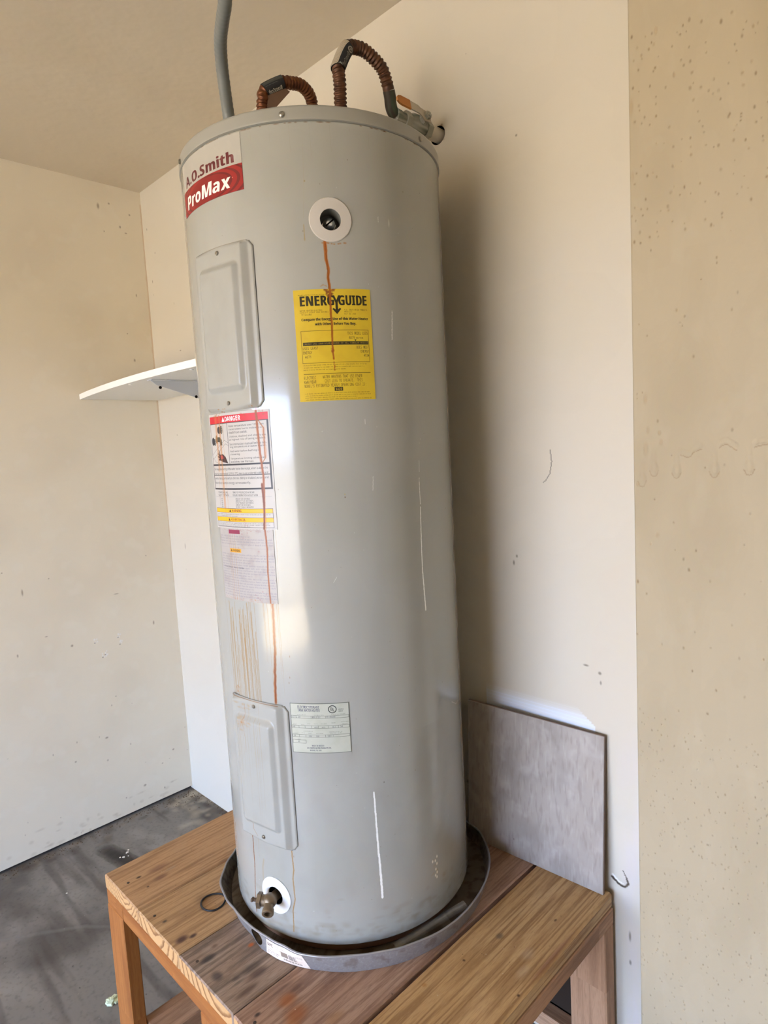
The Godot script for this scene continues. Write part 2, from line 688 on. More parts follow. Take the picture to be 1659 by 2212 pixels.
func build_room() -> void:
	# ---- left wall
	var W := 1000
	var H := 1530
	var a := canvas(W, H, c8(232, 221, 199))
	mottle(a, 60, 90, 0.06, c8(218, 205, 182), 0.45, 0.8, 0.35, 11)
	mottle(a, 250, 380, 0.05, c8(236, 227, 208), 0.55, 0.8, 0.4, 12)
	var ah := canvas(W, H, Color(0.5, 0.5, 0.5))
	mottle(ah, 500, 765, 0.09, Color(0.75, 0.75, 0.75), 0.4, 0.75, 0.16, 13, Rect2i(), 4)
	mottle(ah, 250, 380, 0.03, Color(0.2, 0.2, 0.2), 0.5, 0.8, 0.2, 14, Rect2i(), 4)
	var pa := func(z: float, y: float) -> Vector2: return Vector2(z / 1.6 * W, (1.0 - y / CEIL) * H)
	# trowel ridges of the patched plaster
	for k in 90:
		var p: Vector2 = pa.call(rng.randf_range(0.02, 1.2), rng.randf_range(0.3, 2.3))
		var d := Vector2(rng.randf_range(-6, 6), rng.randf_range(14, 60))
		stroke(ah, [p, p + d * 0.5 + Vector2(rng.randf_range(-5, 5), 0), p + d], 1.5, 1.0, Color(0.85, 0.85, 0.85, 0.05) if k % 2 else Color(0.1, 0.1, 0.1, 0.05))
	# scuffs and nicks
	for q in [[0.167, 2.36, 4, 9], [0.126, 2.378, 3, 3], [0.048, 2.352, 3, 3], [0.153, 2.272, 2, 2], [0.09, 2.3, 3, 4], [0.07, 2.28, 4, 2], [0.564, 0.97, 2.5, 10], [0.24, 0.9, 8, 1.5],
			[0.103, 0.752, 3, 7], [0.503, 0.796, 4, 1.5], [0.42, 0.74, 4, 4], [0.62, 1.05, 2, 2], [0.475, 1.003, 2, 2], [0.11, 1.029, 2, 2], [0.33, 0.35, 5, 3], [0.28, 0.5, 2, 2], [0.07, 0.2, 4, 3],
			[0.12, 0.16, 3, 2], [0.2, 0.1, 5, 4], [0.45, 0.3, 3, 3], [0.6, 0.75, 2, 5], [0.08, 1.8, 3, 5], [0.05, 2.05, 2, 5], [0.1, 1.9, 2, 2]]:
		var p: Vector2 = pa.call(q[0], q[1])
		dab(a, p, q[2], q[3], c8(120, 100, 80, 0.5), 0.2)
		dab(ah, p, q[2] + 1, q[3] + 1, Color(0, 0, 0, 0.5), 0.2)
	for q in [[0.334, 0.735], [0.24, 0.706], [0.309, 0.673], [0.245, 0.735], [0.3, 0.68]]:
		var p: Vector2 = pa.call(q[0], q[1])
		for k in 5:
			dab(a, p + Vector2(rng.randf_range(-5, 5), rng.randf_range(-5, 5)), 2.5, 3, c8(240, 236, 230, 0.8), 0.3)
		dab(a, p + Vector2(3, 4), 2.5, 2, c8(110, 98, 84, 0.6), 0.2)
		dab(ah, p, 6, 6, Color(1, 1, 1, 0.6), 0.2)
	for k in 26:
		var p: Vector2 = pa.call(rng.randf_range(0.0, 1.0), rng.randf_range(0.02, 0.5))
		dab(a, p, rng.randf_range(1, 3), rng.randf_range(1, 4), c8(130, 112, 92, 0.4), 0.2)
	# peeling and damp near the foot
	for k in 60:
		var p: Vector2 = pa.call(rng.randf_range(0.0, 1.3), rng.randf_range(0.012, 0.05) * rng.randf_range(0.4, 2.2))
		dab(a, p, rng.randf_range(4, 16), rng.randf_range(3, 7), c8(176, 158, 130, 0.22), 0.1)
		dab(ah, p, rng.randf_range(4, 12), rng.randf_range(3, 6), Color(0.9, 0.9, 0.9, 0.25), 0.5)
	stroke(a, [pa.call(0.0, 2.4), pa.call(0.004, 1.6), pa.call(0.0, 0.9)], 4, 2, c8(214, 176, 140, 0.1), 0.6)
	var am := textured("left wall paint", a, 0.75, 0.35)
	am.heightmap_enabled = true
	am.heightmap_texture = tex(ah)
	am.heightmap_scale = 0.22
	var t := 0.16
	var m := MB.new()
	m.flat(Vector3(AX, 0.012, -0.02), Vector3(AX, 0.012, DOOR_Z), Vector3(AX, CEIL, DOOR_Z), Vector3(AX, CEIL, -0.02), Vector3.RIGHT,
		[Vector2(-0.0125, 1.0 - 0.012 / CEIL), Vector2(DOOR_Z / 1.6, 1.0 - 0.012 / CEIL), Vector2(DOOR_Z / 1.6, 0), Vector2(-0.0125, 0)])
	var back := MB.new()
	back.box(Vector3(AX - 0.014 - t * 0.5, CEIL * 0.5, DOOR_Z * 0.5 - 0.1), Vector3(t, CEIL + 0.3, DOOR_Z + 0.5), 0.001)
	back.flat(Vector3(AX, 0.012, -0.02), Vector3(AX, 0.012, DOOR_Z), Vector3(AX - 0.015, 0.012, DOOR_Z), Vector3(AX - 0.015, 0.012, -0.02), Vector3.DOWN)
	struct("wall_left", [m, back], [am, mat("wall core", c8(60, 50, 42), 0.9)], "left wall of patched cream plaster with nicks and a dark gap at its foot")

	# ---- back wall with the outside corner, and the hole round the supply pipe
	var bw := 1240
	var bh := 1560
	var bx0 := AX
	var blen := 0.86 - AX
	var b := canvas(bw, bh, c8(203, 194, 176))
	mottle(b, 60, 80, 0.05, c8(202, 189, 166), 0.45, 0.8, 0.3, 21)
	var bhi := canvas(bw, bh, Color(0.5, 0.5, 0.5))
	mottle(bhi, 620, 780, 0.08, Color(0.8, 0.8, 0.8), 0.4, 0.75, 0.10, 22, Rect2i(), 4)
	var pb := func(x: float, y: float) -> Vector2: return Vector2((x - bx0) / blen * bw, (1.0 - y / CEIL) * bh)
	# paler bluish-white patch above the tile, with a faint strip beside it
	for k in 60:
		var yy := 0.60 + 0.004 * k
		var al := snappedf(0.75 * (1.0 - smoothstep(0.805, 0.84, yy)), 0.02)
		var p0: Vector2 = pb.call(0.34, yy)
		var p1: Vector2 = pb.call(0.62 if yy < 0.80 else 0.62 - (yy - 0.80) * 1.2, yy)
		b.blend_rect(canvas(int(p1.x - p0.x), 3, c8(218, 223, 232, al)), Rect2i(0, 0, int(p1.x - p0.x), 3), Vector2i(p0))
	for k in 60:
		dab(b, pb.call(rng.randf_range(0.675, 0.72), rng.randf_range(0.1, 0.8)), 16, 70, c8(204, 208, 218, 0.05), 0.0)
	# marks
	stroke(b, [pb.call(0.528, 1.385), pb.call(0.531, 1.36), pb.call(0.526, 1.335), pb.call(0.515, 1.32), pb.call(0.508, 1.316)], 0.8, 0.8, c8(90, 85, 80, 0.8))
	for q in [[0.469, 2.038, 2, 2], [0.429, 1.135, 2, 5], [0.437, 1.15, 2, 3], [-1.035, 1.987, 1, 4], [-1.016, 1.812, 5, 1.5], [-1.113, 1.059, 2, 10], [-1.122, 0.965, 1, 2], [-1.2, 2.3, 2, 4], [-1.19, 2.1, 2, 5], [-1.19, 2.05, 1, 3],
			[0.60, 0.93, 5, 2], [0.63, 0.92, 3, 3], [0.632, 0.9, 1.5, 4], [0.685, 0.36, 2, 10], [0.686, 0.3, 2, 5], [0.273, 0.558, 6, 5], [0.35, 2.25, 1, 1], [-1.1, 1.5, 2, 2], [-1.15, 2.2, 2, 3]]:
		dab(b, pb.call(q[0], q[1]), q[2], q[3], c8(95, 85, 72, 0.65), 0.2)
	stroke(b, [pb.call(0.648, 0.478), pb.call(0.662, 0.468), pb.call(0.676, 0.466), pb.call(0.684, 0.478), pb.call(0.678, 0.492), pb.call(0.671, 0.503)], 2.2, 1.0, c8(60, 48, 36, 0.7), 0.3)
	stroke(b, [pb.call(0.65, 0.483), pb.call(0.664, 0.473), pb.call(0.675, 0.472)], 2.0, 1.0, c8(245, 243, 238, 0.6), 0.3)
	stroke(bhi, [pb.call(0.648, 0.478), pb.call(0.662, 0.468), pb.call(0.676, 0.466), pb.call(0.684, 0.478), pb.call(0.678, 0.492)], 5, 3, Color(0, 0, 0, 0.5), 0.3)
	# joint-compound edge beside the corner bead
	stroke(bhi, [pb.call(0.697, 2.2), pb.call(0.685, 1.355), pb.call(0.67, 0.376), pb.call(0.668, 0.1)], 4, 4, Color(0.9, 0.9, 0.9, 0.10))
	var hole := Vector2(0.262, 2.113)
	for k in 12:
		var an := rng.randf() * TAU
		dab(b, pb.call(hole.x + cos(an) * 0.022, hole.y + sin(an) * 0.022), rng.randf_range(1, 3), rng.randf_range(1, 3), c8(130, 108, 82, 0.3), 0.2)
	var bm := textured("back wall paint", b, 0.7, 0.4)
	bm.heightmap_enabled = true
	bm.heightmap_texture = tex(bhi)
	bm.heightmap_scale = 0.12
	m = MB.new()
	var at_b := func(q: Vector2) -> Vector3: return Vector3(q.x, q.y, 0.0)
	var uv_b := func(q: Vector2) -> Vector2: return Vector2((q.x - bx0) / blen, 1.0 - q.y / CEIL)
	var fwd := func(_p: Vector3) -> Vector3: return Vector3.BACK
	var hs := 0.03
	for r in [Rect2(AX - 0.02, 0.0, hole.x - hs - AX + 0.02, CEIL), Rect2(hole.x + hs, 0.0, 0.86 - hole.x - hs, CEIL), Rect2(hole.x - hs, 0.0, hs * 2, hole.y - hs), Rect2(hole.x - hs, hole.y + hs, hs * 2, CEIL - hole.y - hs)]:
		var cs := [r.position, Vector2(r.end.x, r.position.y), r.end, Vector2(r.position.x, r.end.y)]
		var ps := []
		var us := []
		for c in cs:
			ps.append(at_b.call(c))
			us.append(uv_b.call(c))
		m.quad(ps, [Vector3.BACK, Vector3.BACK, Vector3.BACK, Vector3.BACK], us)
	holed(m, at_b, uv_b, fwd, hole, 0.021, 0.02, hs, hs)
	var rec := MB.new()
	rec.lathe([Vector2(0.0, -0.05), Vector2(0.022, -0.05), Vector2(0.0205, 0.0)], 24, Transform3D(Basis(Vector3.RIGHT, PI / 2), Vector3(hole.x, hole.y, 0)))
	var core := MB.new()
	core.box(Vector3(-0.18, CEIL * 0.5, -0.13), Vector3(2.3, CEIL + 0.2, 0.14), 0.001)
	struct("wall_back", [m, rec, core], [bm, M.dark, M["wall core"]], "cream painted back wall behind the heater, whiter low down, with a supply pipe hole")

	# ---- right wall: turns away at the corner, thick tan paint with pits and drips
	var cw := 760
	var chh := 2000
	var cc := canvas(cw, chh, c8(170, 156, 130))
	mottle(cc, 50, 100, 0.06, c8(158, 143, 116), 0.45, 0.8, 0.4, 31)
	mottle(cc, 190, 380, 0.05, c8(180, 168, 144), 0.55, 0.85, 0.2, 32)
	var ch := canvas(cw, chh, Color(0.5, 0.5, 0.5))
	mottle(ch, 380, 765, 0.12, Color(0.8, 0.8, 0.8), 0.4, 0.75, 0.14, 33, Rect2i(), 4)
	var pc := func(z: float, y: float) -> Vector2: return Vector2((z - CX) / 0.6 * cw, (1.0 - y / CEIL) * chh)
	for k in 5200:
		var zz := rng.randf_range(CX, CX + 0.55)
		var yy := rng.randf_range(0.2, 2.3)
		var dense := 0.9 if yy < 0.95 else (0.6 if yy > 1.68 and yy < 2.0 else 0.08)
		if rng.randf() > dense:
			continue
		var big := rng.randf_range(0.8, 1.8) if yy < 0.95 else rng.randf_range(1.0, 3.0)
		dab(cc, pc.call(zz, yy), big, big * rng.randf_range(0.6, 1.2), c8(112, 92, 66, snappedf(rng.randf_range(0.15, 0.6), 0.05)), 0.2)
		dab(ch, pc.call(zz, yy), big + 0.5, big + 0.5, Color(0, 0, 0, 0.3), 0.2)
	for q in [[0.826, 1.354, 0.9], [0.86, 1.351, 0.9], [0.914, 1.352, 1.0], [0.96, 1.355, 1.2], [0.807, 1.338, 0.9]]:
		var p: Vector2 = pc.call(q[0], q[1])
		stroke(ch, [p + Vector2(0, -22), p], 7, 8, Color(1, 1, 1, 0.05), 0.0, 0.3)
		dab(ch, p, 10, 10, Color(1, 1, 1, 0.8), 0.2)
		dab(ch, p + Vector2(0, 3), 5, 4, Color(1, 1, 1, 0.3), 0.3)
		stroke(cc, [p + Vector2(-9, 3), p + Vector2(-5, 9), p + Vector2(0, 10), p + Vector2(4, 9), p + Vector2(9, 2)], 1.2, 1.2, c8(128, 104, 78, snappedf(0.36 * q[2], 0.05)), 0.0)
	for run in [[[0.866, 1.374], [0.871, 1.372], [0.876, 1.370], [0.881, 1.372], [0.884, 1.377], [0.89, 1.380], [0.897, 1.382]], [[0.920, 1.383], [0.924, 1.386], [0.93, 1.388], [0.936, 1.384], [0.941, 1.380], [0.945, 1.379]], [[0.966, 1.382], [0.972, 1.384], [0.983, 1.386], [1.0, 1.384], [1.03, 1.388]]]:
		var pts := []
		for q in run:
			pts.append(pc.call(q[0], q[1]))
		stroke(cc, pts, 1.2, 1.2, c8(128, 104, 78, 0.4), 0.2)
		for k in pts.size():
			pts[k] += Vector2(0, -5)
		stroke(ch, pts, 5, 5, Color(1, 1, 1, 0.12), 0.0)
	for q in [[0.814, 1.463, 5, 9], [0.817, 1.414, 4, 6], [0.835, 1.41, 4, 4], [0.837, 1.395, 4, 5], [0.814, 1.385, 6, 12], [0.83, 1.25, 6, 5], [0.82, 1.235, 3, 3], [0.80, 2.1, 4, 6], [0.797, 1.9, 5, 14], [0.798, 1.8, 4, 8], [0.795, 1.7, 3, 10], [0.835, 1.99, 4, 7], [0.86, 1.92, 3, 4], [0.8, 1.33, 4, 4]]:
		dab(cc, pc.call(q[0], q[1]), q[2], q[3], c8(158, 134, 102, 0.35), 0.2)
		dab(ch, pc.call(q[0], q[1]), q[2], q[3], Color(0, 0, 0, 0.35), 0.3)
	var cm := textured("right wall paint", cc, 0.8, 0.3)
	cm.heightmap_enabled = true
	cm.heightmap_texture = tex(ch)
	cm.heightmap_scale = 0.45
	m = MB.new()
	var rnd := 0.004
	var wc := 1.6
	m.flat(Vector3(CX + rnd, 0, CZ), Vector3(4.95, 0, CZ), Vector3(4.95, CEIL, CZ), Vector3(CX + rnd, CEIL, CZ), Vector3.BACK,
		[Vector2(rnd / 0.6, 1), Vector2(4.1573 / 0.6, 1), Vector2(4.1573 / 0.6, 0), Vector2(rnd / 0.6, 0)])
	for k in 4:      # rounded edge, then the return to the back wall
		var a0 := PI / 2 * k / 4.0
		var a1 := PI / 2 * (k + 1) / 4.0
		var c := Vector3(CX + rnd, 0, CZ - rnd)
		var n0 := Vector3(-sin(a0), 0, cos(a0))
		var n1 := Vector3(-sin(a1), 0, cos(a1))
		m.quad([c + n0 * rnd, c + n1 * rnd, c + n1 * rnd + Vector3.UP * CEIL, c + n0 * rnd + Vector3.UP * CEIL], [n0, n1, n1, n0], [Vector2(0.005, 1), Vector2(0.005, 1), Vector2(0.005, 0), Vector2(0.005, 0)])
	m.flat(Vector3(CX, 0, CZ - rnd), Vector3(CX, 0, -0.06), Vector3(CX, CEIL, -0.06), Vector3(CX, CEIL, CZ - rnd), Vector3.LEFT, [Vector2(0.004, 1), Vector2(0.004, 1), Vector2(0.004, 0), Vector2(0.004, 0)])
	core = MB.new()
	core.box(Vector3((CX + 5.05) * 0.5 + 0.02, CEIL * 0.5, -0.01), Vector3(5.05 - CX - 0.04, CEIL + 0.1, 0.40), 0.001)
	struct("wall_right", [m, core], [cm, M["wall core"]], "tan wall standing forward at the right, thick paint with pits and drips")

	# ---- floor
	var fw := 1300
	var fh := 1000
	var f := canvas(fw, fh, c8(132, 126, 117))
	mottle(f, 130, 100, 0.03, c8(88, 82, 76), 0.48, 0.72, 0.7, 41, Rect2i(), 4)
	mottle(f, 130, 100, 0.05, c8(164, 156, 147), 0.55, 0.8, 0.5, 42, Rect2i(), 4)
	mottle(f, 80, 400, 0.04, c8(72, 64, 58), 0.5, 0.75, 0.4, 43, Rect2i(), 4)
	mottle(f, 650, 500, 0.15, c8(70, 62, 56), 0.55, 0.85, 0.2, 44)
	var pf := func(x: float, z: float) -> Vector2: return Vector2((x + 1.25) / 2.08 * fw, z / 1.6 * fh)
	for k in 130:      # dust and grime along the two walls
		var q := Vector2(-1.235 + absf(rng.randfn(0, 0.05)), rng.randf_range(0.0, 1.0)) if k % 2 else Vector2(rng.randf_range(-1.23, -0.5), absf(rng.randfn(0, 0.05)))
		dab(f, pf.call(q.x, q.y), rng.randf_range(8, 26), rng.randf_range(8, 24), [c8(150, 138, 120, 0.3), c8(58, 46, 36, 0.3), c8(128, 112, 92, 0.3)][k % 3], 0.1)
	for k in 40:
		var q := Vector2(-1.2 + absf(rng.randfn(0, 0.09)), absf(rng.randfn(0, 0.1)))
		dab(f, pf.call(q.x, q.y), rng.randf_range(8, 26), rng.randf_range(8, 26), c8(186, 172, 148, 0.45), 0.1)
	stroke(f, [pf.call(-0.9, 0.95), pf.call(-0.75, 0.72), pf.call(-0.62, 0.6)], 12, 8, c8(150, 146, 140, 0.05), 2.0, 0.1)
	stroke(f, [pf.call(-1.1, 0.5), pf.call(-0.85, 0.45), pf.call(-0.55, 0.5)], 30, 40, c8(56, 50, 46, 0.03), 4.0, 0.1)
	for k in 40:
		dab(f, pf.call(rng.randf_range(-1.2, -0.2), rng.randf_range(0.1, 1.0)), rng.randf_range(1, 3), rng.randf_range(1, 3), c8(48, 42, 38, 0.6), 0.2)
	for k in 40:
		dab(f, pf.call(rng.randf_range(-1.2, -0.2), rng.randf_range(0.1, 1.0)), rng.randf_range(0.8, 1.6), rng.randf_range(0.8, 1.6), c8(190, 180, 165, 0.6), 0.2)
	var fm := textured("stained concrete", f, 0.7, 0.35)
	var fbump := canvas(650, 500, Color(0.5, 0.5, 0.5))
	mottle(fbump, 650, 500, 0.12, Color(0.9, 0.9, 0.9), 0.4, 0.75, 0.35, 45, Rect2i(), 4)
	fm.heightmap_enabled = true
	fm.heightmap_texture = tex(fbump)
	fm.heightmap_scale = 0.12
	m = MB.new()
	m.flat(Vector3(-1.4, 0, -0.2), Vector3(5.0, 0, -0.2), Vector3(5.0, 0, DOOR_Z + 0.1), Vector3(-1.4, 0, DOOR_Z + 0.1), Vector3.UP,
		[Vector2(-0.15 / 2.08, -0.2 / 1.6), Vector2(6.25 / 2.08, -0.2 / 1.6), Vector2(6.25 / 2.08, 5.7 / 1.6), Vector2(-0.15 / 2.08, 5.7 / 1.6)])
	var sub := MB.new()
	sub.box(Vector3(1.8, -0.08, 2.0), Vector3(6.4, 0.15, 7.4), 0.001)
	struct("floor", [m, sub], [fm, M["wall core"]], "stained grey concrete garage floor with grime along the walls")

	# ---- ceiling, the rest of the room and the open garage door
	var ci := canvas(512, 512, c8(204, 192, 171))
	mottle(ci, 64, 64, 0.05, c8(196, 182, 159), 0.45, 0.8, 0.4, 51)
	var cim := textured("ceiling paint", ci, 0.85, 0.3, true)
	cim.uv1_triplanar = true
	cim.uv1_world_triplanar = true
	cim.uv1_scale = Vector3.ONE * 0.5
	bumped(cim, grey_noise(512, 512, 0.1, 52, 3), 0.2)
	m = MB.new()
	m.box(Vector3(1.8, CEIL + 0.06, 1.95), Vector3(6.6, 0.12, 7.6), 0.001)
	struct("ceiling", m, cim, "beige painted ceiling of the garage")
	mat("cream paint", c8(222, 210, 184), 0.8)
	m = MB.new()
	m.box(Vector3(4.95, CEIL * 0.5, 2.0), Vector3(0.15, CEIL + 0.1, 7.4), 0.001)
	struct("wall_far", m, mat("pale boarding", c8(226, 215, 194), 0.85), "bare wall on the far side of the garage")
	m = MB.new()
	var dx0 := -1.15
	var dx1 := 1.9
	var dh := 1.92
	m.box(Vector3((-1.4 + dx0) * 0.5, CEIL * 0.5, DOOR_Z + 0.07), Vector3(dx0 + 1.4, CEIL + 0.1, 0.14), 0.001)
	m.box(Vector3((5.0 + dx1) * 0.5, CEIL * 0.5, DOOR_Z + 0.07), Vector3(5.0 - dx1, CEIL + 0.1, 0.14), 0.001)
	m.box(Vector3((dx0 + dx1) * 0.5, (CEIL + 0.1 + dh) * 0.5, DOOR_Z + 0.07), Vector3(dx1 - dx0, CEIL + 0.1 - dh, 0.14), 0.001)
	struct("wall_front", m, M["cream paint"], "front wall round the open garage doorway")
	m = MB.new()
	m.box(Vector3(1.7, -0.09, 15.7), Vector3(30, 0.16, 20), 0.001)
	var dr := mat("driveway asphalt", c8(96, 92, 88), 0.85)
	struct("driveway", m, dr, "sunlit grey driveway outside the open doorway")
	tag(get_child(get_child_count() - 1), "", "", "", "structure")


func plank_image(sd: int, base: Color, dark: Color, light: Color, lines := 0.5) -> Image:
	var im := canvas(1024, 256, base)
	mottle(im, 24, 40, 0.05, light, 0.45, 0.75, 0.5, sd, Rect2i(), 3)
	mottle(im, 30, 64, 0.07, dark, 0.5, 0.78, 0.55, sd + 1, Rect2i(), 3)
	mottle(im, 14, 128, 0.16, dark, 0.5, 0.7, lines, sd + 2, Rect2i(), 2)
	mottle(im, 90, 256, 0.3, dark, 0.52, 0.8, 0.3, sd + 3, Rect2i(), 2)
	mottle(im, 128, 256, 0.3, light, 0.56, 0.85, 0.25, sd + 4, Rect2i(), 2)
	return im


func end_image(sd: int, c: Vector2, pitch: float) -> Image:
	var nz := FastNoiseLite.new()
	nz.seed = sd
	nz.frequency = 0.02
	var im := Image.create(320, 64, false, Image.FORMAT_RGBA8)
	for y in 64:
		for x in 320:
			var d := Vector2(x - c.x, (y - c.y)).length() + nz.get_noise_2d(x, y * 2.0) * 4.0
			var f := fposmod(d / pitch, 1.0)
			var late := smoothstep(0.55, 0.9, f) * (1.0 - smoothstep(0.93, 1.0, f))
			var v := nz.get_noise_2d(x * 9.0, y * 9.0) * 0.08
			im.set_pixel(x, y, c8(196, 154, 104).lerp(c8(124, 82, 48), clampf(late * 0.8 + v, 0, 1)))
	return im


func build_stand() -> void:
	var s := thing("wooden_stand", "low wooden stand of weathered brown planks carrying the heater and its pan", "stand", Vector3(0.2, 0, 0.363))
	var xs := [-0.2535, -0.073, 0.108, 0.303, 0.4865, 0.6561]
	var z0 := 0.012
	var z1 := 0.7143
	var cols := [[c8(190, 150, 108), c8(140, 102, 68), c8(210, 172, 128)], [c8(188, 150, 106), c8(138, 102, 68), c8(206, 170, 126)], [c8(158, 134, 114), c8(92, 76, 64), c8(192, 174, 156)],
		[c8(172, 138, 114), c8(116, 84, 66), c8(194, 166, 142)], [c8(196, 158, 108), c8(148, 110, 68), c8(216, 182, 134)]]
	var ends := []
	for q in [[61, Vector2(190, -110), 12.0], [62, Vector2(130, -60), 30.0], [63, Vector2(250, -90), 26.0], [64, Vector2(90, -70), 28.0], [65, Vector2(160, 120), 20.0]]:
		ends.append(textured("end grain %d" % q[0], end_image(q[0], q[1], q[2]), 0.75, 0.3))
	for i in 5:
		var w: float = xs[i + 1] - xs[i] - (0.006 if i == 3 else 0.0022)
		var c := Vector3(xs[i] + w * 0.5 + 0.0005, STAND - 0.017, (z0 + z1) * 0.5)
		var im := plank_image(100 + i * 10, cols[i][0], cols[i][1], cols[i][2], 0.75 if i == 4 else 0.45)
		var px := func(x: float, z: float) -> Vector2: return Vector2((z - z0) / (z1 - z0) * 1024, (x - (c.x - w * 0.5)) / w * 256)
		var spots := []           # x, z, rx (along), ry (across), colour
		if i == 0:
			spots = [[-0.178, 0.665, 12, 7, c8(40, 26, 18, 0.8)], [-0.175, 0.62, 50, 22, c8(92, 52, 44, 0.35)], [-0.15, 0.60, 30, 10, c8(160, 140, 120, 0.4)], [-0.14, 0.63, 34, 16, c8(88, 50, 42, 0.4)], [-0.13, 0.665, 6, 5, c8(52, 36, 24, 0.7)], [-0.23, 0.3, 8, 5, c8(50, 34, 22, 0.7)], [-0.08, 0.5, 30, 8, c8(110, 80, 52, 0.5)]]
		elif i == 1:
			spots = [[0.002, 0.69, 10, 7, c8(60, 52, 44, 0.7)], [0.075, 0.69, 26, 16, c8(70, 44, 40, 0.8)], [0.084, 0.67, 16, 9, c8(44, 26, 28, 0.7)], [0.0, 0.6, 40, 30, c8(120, 88, 56, 0.4)], [0.05, 0.56, 24, 14, c8(170, 124, 76, 0.4)]]
		elif i == 2:
			for k in 26:
				spots.append([rng.randf_range(0.11, 0.3), rng.randf_range(0.45, 0.71), rng.randf_range(10, 46), rng.randf_range(5, 18), [c8(40, 34, 32, 0.35), c8(70, 50, 42, 0.4), c8(176, 160, 144, 0.3), c8(92, 64, 52, 0.4)][k % 4]])
			spots.append_array([[0.194, 0.605, 13, 9, c8(206, 100, 44, 0.8)], [0.16, 0.68, 30, 14, c8(36, 32, 34, 0.6)], [0.21, 0.69, 20, 24, c8(40, 34, 36, 0.5)], [0.28, 0.67, 50, 12, c8(60, 38, 28, 0.5)]])
		elif i == 3:
			for k in 16:
				spots.append([rng.randf_range(0.31, 0.48), rng.randf_range(0.4, 0.71), rng.randf_range(20, 70), rng.randf_range(4, 10), [c8(96, 62, 46, 0.4), c8(180, 150, 126, 0.3), c8(78, 50, 38, 0.4)][k % 3]])
			spots.append_array([[0.35, 0.633, 34, 28, c8(168, 88, 32, 0.55)], [0.385, 0.64, 44, 34, c8(150, 78, 30, 0.6)], [0.4, 0.665, 40, 30, c8(186, 110, 40, 0.45)], [0.335, 0.685, 12, 7, c8(50, 38, 34, 0.8)], [0.44, 0.6, 40, 20, c8(150, 104, 60, 0.4)]])
		else:
			spots = [[0.546, 0.268, 17, 14, c8(96, 82, 66, 0.6)], [0.606, 0.161, 9, 5, c8(90, 62, 38, 0.7)], [0.647, 0.358, 6, 5, c8(70, 46, 28, 0.8)], [0.53, 0.36, 5, 6, c8(70, 46, 28, 0.7)], [0.61, 0.27, 34, 22, c8(222, 206, 186, 0.28)], [0.625, 0.31, 40, 20, c8(214, 196, 176, 0.25)],
				[0.52, 0.42, 60, 12, c8(196, 160, 112, 0.35)], [0.505, 0.62, 16, 10, c8(226, 210, 170, 0.6)], [0.51, 0.45, 9, 9, c8(168, 104, 40, 0.4)], [0.648, 0.5, 120, 9, c8(168, 112, 88, 0.5)], [0.648, 0.25, 150, 9, c8(148, 98, 78, 0.5)]]
		for q in spots:
			dab(im, px.call(q[0], q[1]), q[2], q[3], q[4], 0.2)
		for k in 30:
			dab(im, Vector2(rng.randf_range(0, 1024), rng.randf_range(0, 256)), rng.randf_range(0.8, 2.5), rng.randf_range(0.8, 2.5), c8(216, 204, 184, 0.7) if k % 3 == 0 else c8(70, 48, 34, 0.5), 0.3)
		var pm := textured("plank wood %d" % i, im, 0.55, 0.4)
		pm.uv1_scale = Vector3(1.0 / (z1 - z0), 1.0 / w, 1)
		pm.uv1_offset = Vector3(0.5, 0.5, 0)
		var m := MB.new()
		var en := MB.new()
		m.box(c, Vector3(w, 0.034, z1 - z0), 0.0025 if i < 4 else 0.005, 2, en)
		obj("plank", [m, en], [pm, ends[i]], s)
	var om := textured("orange fir", plank_image(170, c8(158, 98, 46), c8(130, 74, 32), c8(176, 118, 62), 0.4), 0.6, 0.4, true)
	om.uv1_scale = Vector3(1.2, 5.0, 1)
	var dm := textured("brown fir", plank_image(180, c8(184, 142, 108), c8(140, 102, 74), c8(202, 164, 130), 0.4), 0.65, 0.4, true)
	dm.uv1_scale = Vector3(1.2, 5.0, 1)
	var rails := [["rail", Vector3(0.245, 0.399, 0.6945), Vector3(0.814, 0.038, 0.0385), 0, om], ["rail", Vector3(-0.2095, 0.399, 0.363), Vector3(0.087, 0.038, 0.7), 2, om], ["rail", Vector3(0.6115, 0.4005, 0.363), Vector3(0.089, 0.035, 0.7), 2, dm], ["rail", Vector3(0.2, 0.399, 0.032), Vector3(0.73, 0.038, 0.038), 0, dm],
		["leg", Vector3(-0.2105, 0.19, 0.6985), Vector3(0.084, 0.38, 0.032), 1, om], ["leg", Vector3(-0.2105, 0.19, 0.032), Vector3(0.084, 0.38, 0.038), 1, dm], ["leg", Vector3(0.6135, 0.1915, 0.6985), Vector3(0.084, 0.383, 0.032), 1, om], ["leg", Vector3(0.6135, 0.1915, 0.032), Vector3(0.084, 0.383, 0.038), 1, dm],
		["post", Vector3(0.222, 0.19, 0.6985), Vector3(0.084, 0.38, 0.032), 1, om], ["stretcher", Vector3(-0.15, 0.082, 0.365), Vector3(0.085, 0.036, 0.63), 2, dm], ["stretcher", Vector3(0.24, 0.082, 0.032), Vector3(0.66, 0.036, 0.038), 0, dm]]
	for q in rails:
		var m := MB.new()
		var en := MB.new()
		m.box(q[1], q[2], 0.002, q[3], en, Vector2(rng.randf(), rng.randf()))
		obj(q[0], [m, en], [q[4], om if q[4] == om else dm], s)
	mat("aged steel", c8(84, 70, 58), 0.6, 0.5)
	var bp := MB.new()  # added dark sheet standing in for the shade under the stand
	bp.box(Vector3(0.2, 0.22, 0.0065), Vector3(0.73, 0.33, 0.008), 0.001, 0)
	obj("shade_board", bp, mat("stand shade", c8(52, 42, 34), 0.9, 0.0, 0.2), s)
